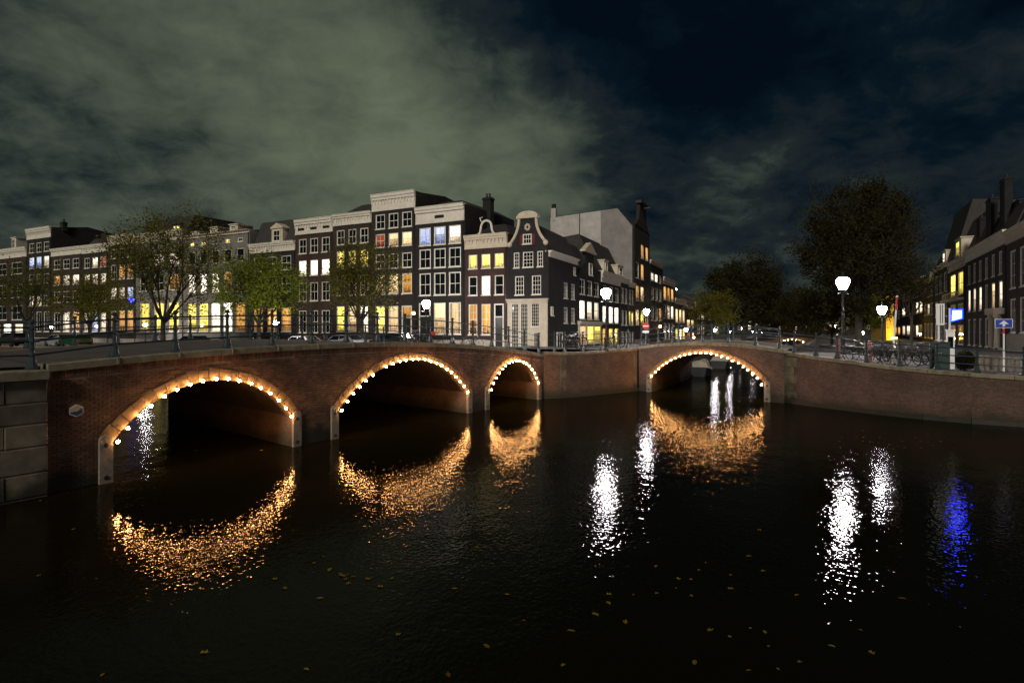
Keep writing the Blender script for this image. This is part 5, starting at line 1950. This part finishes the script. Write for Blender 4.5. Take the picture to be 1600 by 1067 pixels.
ORD = ['first', 'second', 'third', 'fourth', 'fifth', 'sixth', 'seventh', 'eighth', 'ninth']
g_ = 'bicycles standing against the right quay railing'
nb = 0
for px, dy, rot in ((1338, 1.1, 0.3), (1349, 1.5, -0.2), (1362, 1.2, 2.6), (1373, 1.7, 0.2), (1383, 1.2, -0.4), (1392, 1.5, 0.5), (1418, 1.3, -0.6), (1432, 1.6, 2.4), (1446, 1.0, -0.75)):
    d_ = min(((p, q) for p, q in zip(RIGHT_QUAY[:-1], RIGHT_QUAY[1:])), key=lambda s: abs((s[0][0] + s[1][0]) / (s[0][1] + s[1][1]) - (px - CX) / F))
    hit = on_line(px, d_[0], (d_[1][0] - d_[0][0], d_[1][1] - d_[0][1]))
    Y = hit[1] + dy
    x, y = gp(px, Y)
    bike(ORD[nb] + ' from the left of the dark bicycles against the right quay railing', px, Y, rq_z(x, y), rot, g_)
    nb += 1
g_ = 'bicycles leaning on the corner quay railing'
nb = 0
for px, Y, rot in ((893, 40.0, 0.75), (901, 40.6, 0.5), (908, 40.3, 0.95), (955, 43.5, 0.8), (962, 44.0, 2.2)):
    bike(ORD[nb] + ' from the left of the bicycles leaning on the corner quay railing', px, Y, street_z(*gp(px, Y)), rot, g_)
    nb += 1
g_ = 'bicycles parked beyond the long bridge'
for px, Y, rot, l_ in ((642, 47, -0.5, 'dark bicycle left of the red crate bicycle beyond the bridge'), (652, 48, 2.6, 'dark bicycle next to the red crate bicycle beyond the bridge'), (505, 52, -0.4, 'dark bicycle in front of the house with yellow third floor'), (468, 54, -0.6, 'dark bicycle in front of the house with white blinds'), (738, 48, 0.2, 'dark bicycle in front of the house with the horseshoe ornament')):
    bike(l_, px, Y, street_z(*gp(px, Y)) + 0.2, rot, g_)
o = bike('bicycle with a red crate on its rack beyond the long bridge', 688, 47, street_z(*gp(688, 47)) + 0.25, 0.3, g_, BC)
kill(BK)
kill(BC)


def car(label, px, Y, rot, m, group='cars parked along the front row street', name='parked_car', z=None):
    x, y = gp(px, Y)
    t = thing(name, label, 'car', (x, y, street_z(x, y) if z is None else z), rot, group)
    b = MB()
    prof = [(-2.05, 0.28), (2.0, 0.28), (2.08, 0.55), (2.0, 0.78), (1.05, 0.92), (0.45, 1.40), (-1.15, 1.44), (-1.75, 1.0), (-2.08, 0.92), (-2.12, 0.5)]
    ins = [0.86 if z_ < 1.1 else 0.66 for _, z_ in prof]
    vs = [(x_, -w_, z_) for (x_, z_), w_ in zip(prof, ins)] + [(x_, w_, z_) for (x_, z_), w_ in zip(prof, ins)]
    n = len(prof)
    b.add(vs, [list(range(n)), list(range(2 * n - 1, n - 1, -1))] + [(i + n, (i + 1) % n + n, (i + 1) % n, i) for i in range(n)])
    o = b.build('body', M[m], t)
    b = MB()
    for s in (-1, 1):
        b.add([(0.85, s * 0.858, 0.99), (0.42, s * 0.70, 1.34), (-0.3, s * 0.70, 1.36), (-0.3, s * 0.845, 0.99)], [(0, 1, 2, 3)])
        b.add([(-0.38, s * 0.845, 0.99), (-0.38, s * 0.70, 1.36), (-1.1, s * 0.70, 1.37), (-1.55, s * 0.84, 1.0)], [(0, 1, 2, 3)])
    b.add([(1.02, -0.68, 0.97), (1.02, 0.68, 0.97), (0.51, 0.6, 1.375), (0.51, -0.6, 1.375)], [(0, 1, 2, 3)])
    b.add([(-1.72, -0.68, 1.05), (-1.72, 0.68, 1.05), (-1.2, 0.6, 1.42), (-1.2, -0.6, 1.42)], [(0, 1, 2, 3)])
    b.build('window', M['glass'], t)
    wv = MB()
    n = 14
    for sgn in (-0.1, 0.1):
        pass
    wv.add([(0.31 * math.cos(2 * math.pi * k / n), -0.1, 0.31 * math.sin(2 * math.pi * k / n)) for k in range(n)] + [(0.31 * math.cos(2 * math.pi * k / n), 0.1, 0.31 * math.sin(2 * math.pi * k / n)) for k in range(n)],
           [list(range(n)), list(range(2 * n - 1, n - 1, -1))] + [(k + n, (k + 1) % n + n, (k + 1) % n, k) for k in range(n)])
    me = wv.mesh('wheel', M['tyre'])
    hb = MB()
    hb.lathe([(0.17, -0.115), (0.17, 0.115)], n=10)
    hm = hb.mesh('rim', M['steel'])
    for xx in (-1.3, 1.3):
        for yy in (-0.78, 0.78):
            w_ = link('wheel', me, t, (xx, yy, 0.31))
            r_ = link('rim', hm, w_)
            r_.rotation_euler = (rad(90), 0, 0)
    for s in (-1, 1):
        b = MB()
        b.box(2.02, 2.09, s * 0.62 - 0.14, s * 0.62 + 0.14, 0.58, 0.72)
        b.build('headlight', M['steel'], t)
        b = MB()
        b.box(-2.13, -2.07, s * 0.65 - 0.12, s * 0.65 + 0.12, 0.66, 0.82)
        b.build('tail_light', M['red'], t)
    return t


fa = math.atan2(FD[1], FD[0])
car('dark car parked at the far left behind the railings', 22, 64, fa, 'car_dark', z=2.45)
car('grey car parked left of the green one', 92, 78, fa, 'car_grey')
car('green car parked on the street beside the low brick houses', 118, 74, fa, 'car_green', z=2.2)
car('dark car parked in front of the pale stone house', 300, 62, fa, 'car_dark')
car('pale car parked in front of the brown brick houses', 470, 58, fa, 'car_white')
car('grey car parked under the slim yellowish tree', 535, 55, fa, 'car_grey')
car('dark car parked left of the bright street lamp', 615, 54, fa, 'car_dark')


def boat(label, px, Y, rot, ln=7.0, cover='canvas', name='moored_boat', mast=0.0):
    x, y = gp(px, Y)
    t = thing(name, label, 'boat', (x, y, 0), rot, 'boats moored beyond the single arch bridge')
    b = MB()
    st = []
    n = 9
    for i in range(n + 1):
        u = i / n
        w_ = 1.05 * (math.sin(math.pi * (0.14 + 0.86 * u) ** 0.7) ** 0.6 if u < 1 else 0.0)
        w_ = max(w_, 0.03)
        sheer = 0.55 + 0.30 * (2 * u - 1) ** 2
        st.append([(ln * (u - 0.5), -w_ * 0.7, -0.25), (ln * (u - 0.5), -w_, sheer), (ln * (u - 0.5), w_, sheer), (ln * (u - 0.5), w_ * 0.7, -0.25)])
    vs = [p for s in st for p in s]
    fs = []
    for i in range(n):
        a, c_ = i * 4, (i + 1) * 4
        fs += [(a, c_, c_ + 1, a + 1), (a + 2, c_ + 2, c_ + 3, a + 3), (a + 3, c_ + 3, c_, a)]
    fs += [(0, 1, 2, 3), (n * 4 + 3, n * 4 + 2, n * 4 + 1, n * 4)]
    b.add(vs, fs)
    b.build('hull', M['hull'], t)
    b = MB()
    vs, fs = [], []
    for i in range(1, n):
        u = i / n
        w_ = st[i][2][1] * 0.97
        zz = st[i][1][2] + 0.01
        hgt = 0.55 + 0.3 * math.sin(math.pi * u)
        for k in range(5):
            a = math.pi * k / 4
            vs.append((ln * (u - 0.5), w_ * math.cos(a), zz + hgt * math.sin(a) ** 0.8))
    for i in range(n - 2):
        for k in range(4):
            fs.append((i * 5 + k, i * 5 + k + 1, (i + 1) * 5 + k + 1, (i + 1) * 5 + k))
    fs += [(0, 1, 2, 3, 4), tuple(range((n - 2) * 5 + 4, (n - 2) * 5 - 1, -1))]
    b.add(vs, fs)
    b.build('cover', M[cover], t)
    b = MB()
    for s in (1, 2):
        pts_ = [(q[s][0], q[s][1], q[s][2] + 0.02) for q in st]
        b.tube(pts_, 0.04, 5)
    b.build('gunwale', M['cream'], t)
    if mast:
        b = MB()
        b.tube([(0.5, 0, 1.2), (-ln * 0.55, 0.1, 1.2 + mast)], 0.05, 6)
        b.build('lowered_mast', M['wood'], t)
    return t


cd = math.atan2(1, 0.46)
boat('covered boat moored at the left bank just past the single arch', 1096, 58, cd, 6.0, mast=0.5)
boat('second covered boat moored farther along the left bank', 1129, 70, cd, 8.0)
boat('third dark covered boat moored along the left bank', 1148, 84, cd, 8.0, 'hull')


def quay_pt(px, back):
    for p, q in zip(RIGHT_QUAY[:-1], RIGHT_QUAY[1:]):
        d = (q[0] - p[0], q[1] - p[1])
        x, y = on_line(px, p, d)
        k = ((x - p[0]) * d[0] + (y - p[1]) * d[1]) / (d[0] ** 2 + d[1] ** 2)
        if 0 <= k <= 1:
            Y = y + back
            return (*gp(px, Y), rq_z(*gp(px, Y)))


def sc_(px, back, dy):
    """length that dy image rows span at that place"""
    return dy * quay_pt(px, back)[1] / F


# round no-entry sign
x, y = gp(1009, 47)
t = thing('no_entry_sign', 'round red no entry sign with a white bar on a post', 'sign', (x, y, 2.9), rad(-10))
b = MB()
b.tube([(0, 0, -0.1), (0, 0, 1.9)], 0.03, 6)
b.build('post', M['steel'], t)
zc_ = gz(509.5, 47) - 2.9
b = MB()
b.prism([(0.27 * math.cos(rad(a)), zc_ + 0.27 * math.sin(rad(a))) for a in range(0, 360, 20)], -0.06, -0.035)
b.build('disc', M['red'], t)
b = MB()
b.box(-0.2, 0.2, -0.068, -0.058, zc_ - 0.045, zc_ + 0.045)
b.build('white_bar', M['sign_white'], t)
b = MB()
b.box(-0.24, 0.24, -0.06, -0.035, zc_ - 0.52, zc_ - 0.34)
b.build('sub_plate', M['sign_white'], t)

# blue one-way sign with a white arrow
x, y, z = quay_pt(1568.5, 2.2)
k = y / F
t = thing('one_way_sign', 'blue rectangular sign with a white upward arrow on the right', 'sign', (x, y, z), rad(-38))
zc_ = gz(505.5, y) - z
b = MB()
b.tube([(0, 0, -0.1), (0, 0, zc_ + 6 * k)], 0.04, 8)
b.build('post', M['sign_white'], t)
b = MB()
b.box(-11 * k, 11 * k, -0.07, -0.045, zc_ - 7 * k, zc_ + 7 * k)
b.build('border', M['sign_white'], t)
b = MB()
b.box(-10.2 * k, 10.2 * k, -0.078, -0.069, zc_ - 6.3 * k, zc_ + 6.3 * k)
b.build('panel', M['sign_blue'], t)
b = MB()
b.prism([(-1.6 * k, zc_ - 4.6 * k), (1.6 * k, zc_ - 4.6 * k), (1.6 * k, zc_ - 0.6 * k), (6.2 * k, zc_ - 1.2 * k), (0, zc_ + 4.8 * k), (-6.2 * k, zc_ - 1.2 * k), (-1.6 * k, zc_ - 0.6 * k)], -0.085, -0.077)
b.build('arrow', M['sign_white'], t)
b = MB()
b.tube([(0, 0, zc_ - 16 * k), (0, 0, zc_ - 8 * k)], 0.044, 8)
b.build('red_band', M['red'], t)

# leaning red and white pole
x, y, z = quay_pt(1394, 1.3)
k = y / F
t = thing('striped_pole', 'leaning white pole with a red top beside the bicycles', 'pole', (x, y, z), 0)
p0, p1 = Vector((0, 0, 0)), Vector((10.5 * k, 0.15, gz(463, y) - z))
pm = p0.lerp(p1, 0.80)
b = MB()
b.tube([p0, pm], 0.045, 8)
b.build('white_part', M['sign_white'], t)
b = MB()
b.tube([pm, p0.lerp(p1, 0.985)], 0.048, 8)
b.build('red_part', M['red'], t)
b = MB()
b.ball(p1, 0.06, 8, 5)
b.build('cap', M['sign_white'], t)

# striped plate on its post
x, y, z = quay_pt(1469, 1.6)
k = y / F
t = thing('information_plate', 'upright white plate with narrow dark stripes on a white post', 'sign', (x, y, z), rad(-30))
zt_, zb_ = gz(474.5, y) - z, gz(508, y) - z
b = MB()
b.tube([(-2.0 * k, 0, -0.1), (-2.0 * k, 0, zt_ - 0.1)], 0.04, 8)
b.build('post', M['sign_white'], t)
b = MB()
b.box(-5.5 * k, 5.5 * k, -0.08, -0.05, zb_, zt_)
b.build('plate', M['sign_white'], t)
for fx in (-0.5, 2.4):
    b = MB()
    b.box(fx * k, (fx + 1.1) * k, -0.086, -0.079, zb_ + 0.08, zt_ - 0.06)
    b.build('stripe', M['cabinet'], t)

# dark cabinet
x, y, z = quay_pt(1468, 0.9)
k = y / F
t = thing('utility_cabinet', 'dark green utility cabinet on the right quay beside the white post', 'cabinet', (x, y, z), rad(-32))
hh = gz(534, y) - z
b = MB()
b.box(-13 * k, 13 * k, -0.25, 0.25, 0.0, hh - 0.06)
b.build('body', M['cabinet'], t)
b = MB()
b.box(-13.6 * k, 13.6 * k, -0.29, 0.29, hh - 0.06, hh)
b.build('lid', M['cabinet'], t)
for s in (-1, 1):
    b = MB()
    b.box(min(s * 0.3 * k, s * 12.4 * k), max(s * 0.3 * k, s * 12.4 * k), -0.268, -0.249, 0.06, hh - 0.12)
    o = b.build('door', M['cabinet'], t)
    b = MB()
    b.box(s * 1.4 * k - 0.02, s * 1.4 * k + 0.02, -0.29, -0.268, hh * 0.5, hh * 0.62)
    b.build('handle', M['steel'], o)

# white parking post with its lit blue flag
x, y, z = quay_pt(1485, 1.3)
k = y / F
t = thing('parking_meter', 'white parking meter post topped by a lit blue and white flag sign', 'parking meter', (x, y, z), rad(-30))
b = MB()
h1, h2 = gz(517, y) - z, gz(481.5, y) - z
b.box(-5.5 * k, 5.0 * k, -0.14, 0.14, 0.0, h1)
b.box(-6.3 * k, 6.2 * k, -0.17, 0.17, h1, h1 + 0.07)
b.build('body', M['sign_white'], t)
b = MB()
b.box(-3.6 * k, 3.2 * k, -0.15, -0.139, h1 * 0.55, h1 * 0.85)
b.build('screen', M['glass'], t)
b = MB()
b.tube([(-1.0 * k, 0, h1), (-1.0 * k, 0, h2)], 1.5 * k, 10)
b.build('post', M['sign_white'], t)
b = MB()
fz1, fz0 = gz(484, y) - z, gz(502.5, y) - z
b.prism([(1.4 * k, fz0), (15.5 * k, fz0 + 4.5 * k), (15.5 * k, fz1), (1.4 * k, fz1)], -0.06, 0.06)
fl = b.build('flag_sign', M['cabinet'], t)
b = MB()
b.prism([(1.4 * k, fz0), (15.5 * k, fz0 + 4.5 * k), (15.5 * k, fz1), (1.4 * k, fz1)], -0.066, -0.0605)
b.build('flag_border', M['blue_light'], fl)
b = MB()
b.prism([(2.6 * k, fz0 + 1.6 * k), (14 * k, fz0 + 5.4 * k), (14 * k, fz1 - 1.4 * k), (2.6 * k, fz1 - 1.4 * k)], -0.072, -0.0665)
b.build('flag_face', emit('flag_face', (0.70, 0.88, 1.0), 3.0), fl)

# round dark shrub behind the railing
x, y, z = quay_pt(1507, 1.6)
t = thing('shrub', 'dark rounded shrub behind the right quay railing', 'shrub', (x, y, z))
rr = random.Random(5)
b = MB()
for i in range(2200):
    p = Vector((rr.gauss(0, 1), rr.gauss(0, 1), rr.gauss(0, 1))).normalized() * rr.uniform(0.5, 1.0)
    p = Vector((p.x * 0.46, p.y * 0.46, 0.50 + p.z * 0.46 + 0.06 * math.sin(7 * p.x)))
    if p.z < 0.02:
        continue
    s = rr.uniform(0.03, 0.07)
    u = Vector((rr.gauss(0, 1), rr.gauss(0, 1), rr.gauss(0, 1))).normalized()
    v = u.cross(Vector((rr.gauss(0, 1), rr.gauss(0, 1), rr.gauss(0, 1)))).normalized()
    b.add([p - u * s, p + v * s * 0.6, p + u * s, p - v * s * 0.6], [(0, 1, 2, 3)])
b.build('foliage', M['leaf_dark'], t)
b = MB()
for i in range(5):
    b.tube([(0, 0, -0.05), (rr.gauss(0, .12), rr.gauss(0, .12), 0.45)], [0.02, 0.01], 5)
b.build('stem', M['bark'], t)

# stone bollards by the right edge
sb_ = MB()
sb_.lathe([(0.14, -0.1), (0.13, 0.1), (0.115, 0.58), (0.125, 0.62), (0.10, 0.68), (0.02, 0.70)], n=10)
me = sb_.mesh('stone_bollard', M['post_stone'])
for i_, px in enumerate((1532, 1542, 1552, 1564, 1576, 1589)):
    x, y, z = quay_pt(px, 3.4)
    o = link('stone_bollard', me, None, (x, y, z))
    tag(o, ORD[i_] + ' from the left of the short pale stone bollards at the right', 'bollard', 'pale stone bollards behind the right quay railing')
pb = MB()
pb.lathe([(0.13, -0.1), (0.13, 0.15), (0.10, 0.2), (0.085, 0.85), (0.11, 0.88), (0.11, 0.95), (0.05, 1.0), (0.01, 1.03)], n=10)
me = pb.mesh('street_bollard', M['pink'])
for px, l in ((1309.5, 'reddish iron bollard just left of the tall bright lamp post'), (1358, 'reddish iron bollard among the bicycles right of the tall lamp')):
    x, y, z = quay_pt(px, 0.9)
    tag(link('street_bollard', me, None, (x, y, z)), l, 'bollard', 'reddish bollards on the right quay')

# ------------------------------------------------------------------ fallen leaves on the water
lb = MB()
lb.add([(-0.07, 0, 0.004), (-0.03, 0.032, 0.008), (0.03, 0.03, 0.012), (0.075, 0, 0.006), (0.03, -0.03, 0.012), (-0.03, -0.032, 0.008), (0, 0, 0.004)], [(0, 6, 1), (1, 6, 2), (2, 6, 3), (3, 6, 4), (4, 6, 5), (5, 6, 0)])
lme = lb.mesh('floating_leaf', M['leaf_fallen'])
lb = MB()
lb.add([(-0.06, -0.01, 0.004), (-0.045, 0.035, 0.02), (-0.01, 0.02, 0.006), (0.015, 0.05, 0.022), (0.03, 0.015, 0.006), (0.07, 0.0, 0.016), (0.03, -0.02, 0.006), (0.0, -0.045, 0.02), (-0.02, -0.018, 0.005), (-0.05, -0.04, 0.014), (0, 0, 0.003)],
       [(i, 10, (i + 1) % 10) for i in range(10)])
lme2 = lb.mesh('floating_leaf', M['leaf_fallen'])
spots = [(473, 714), (160, 1055), (818, 970), (622, 992), (710, 920), (500, 935), (540, 905), (515, 890), (575, 905), (490, 895), (150, 660 + 245), (1110, 985), (1195, 988), (1215, 1046), (745, 855), (760, 1010),
         (1410, 690), (1430, 684), (1450, 678), (1390, 695), (1470, 690), (1440, 700), (1025, 885), (1060, 905), (990, 930), (930, 960), (660, 880), (1170, 1048), (880, 1040), (430, 905), (505, 870), (700, 1055), (1300, 1010), (1345, 985), (1500, 980), (1245, 930), (320, 1020), (60, 900)]
for _ in range(30):
    spots.append((R.uniform(60, 1580), 700 + 350 * R.random() ** 1.3))
for cx_, cy_, n_, sx_, sy_ in ((1420, 690, 22, 60, 7), (530, 895, 14, 60, 16), (1000, 900, 9, 70, 20), (1200, 960, 6, 110, 40), (640, 850, 8, 50, 14), (1130, 720, 7, 60, 8)):
    for _ in range(n_):
        spots.append((R.gauss(cx_, sx_), min(1060, R.gauss(cy_, sy_))))
for px, py in spots:
    Y = H * F / (py - HY)
    x, y = gp(px, Y)
    o = link('floating_leaf', R.choice((lme, lme2)), None, (x, y, 0.006), R.uniform(0, 6.3))
    s = R.uniform(0.35, 1.0)
    o.scale = (s, s, 1)
    tag(o, 'small yellow autumn leaf floating on the dark water', 'leaf', 'autumn leaves floating on the canal')
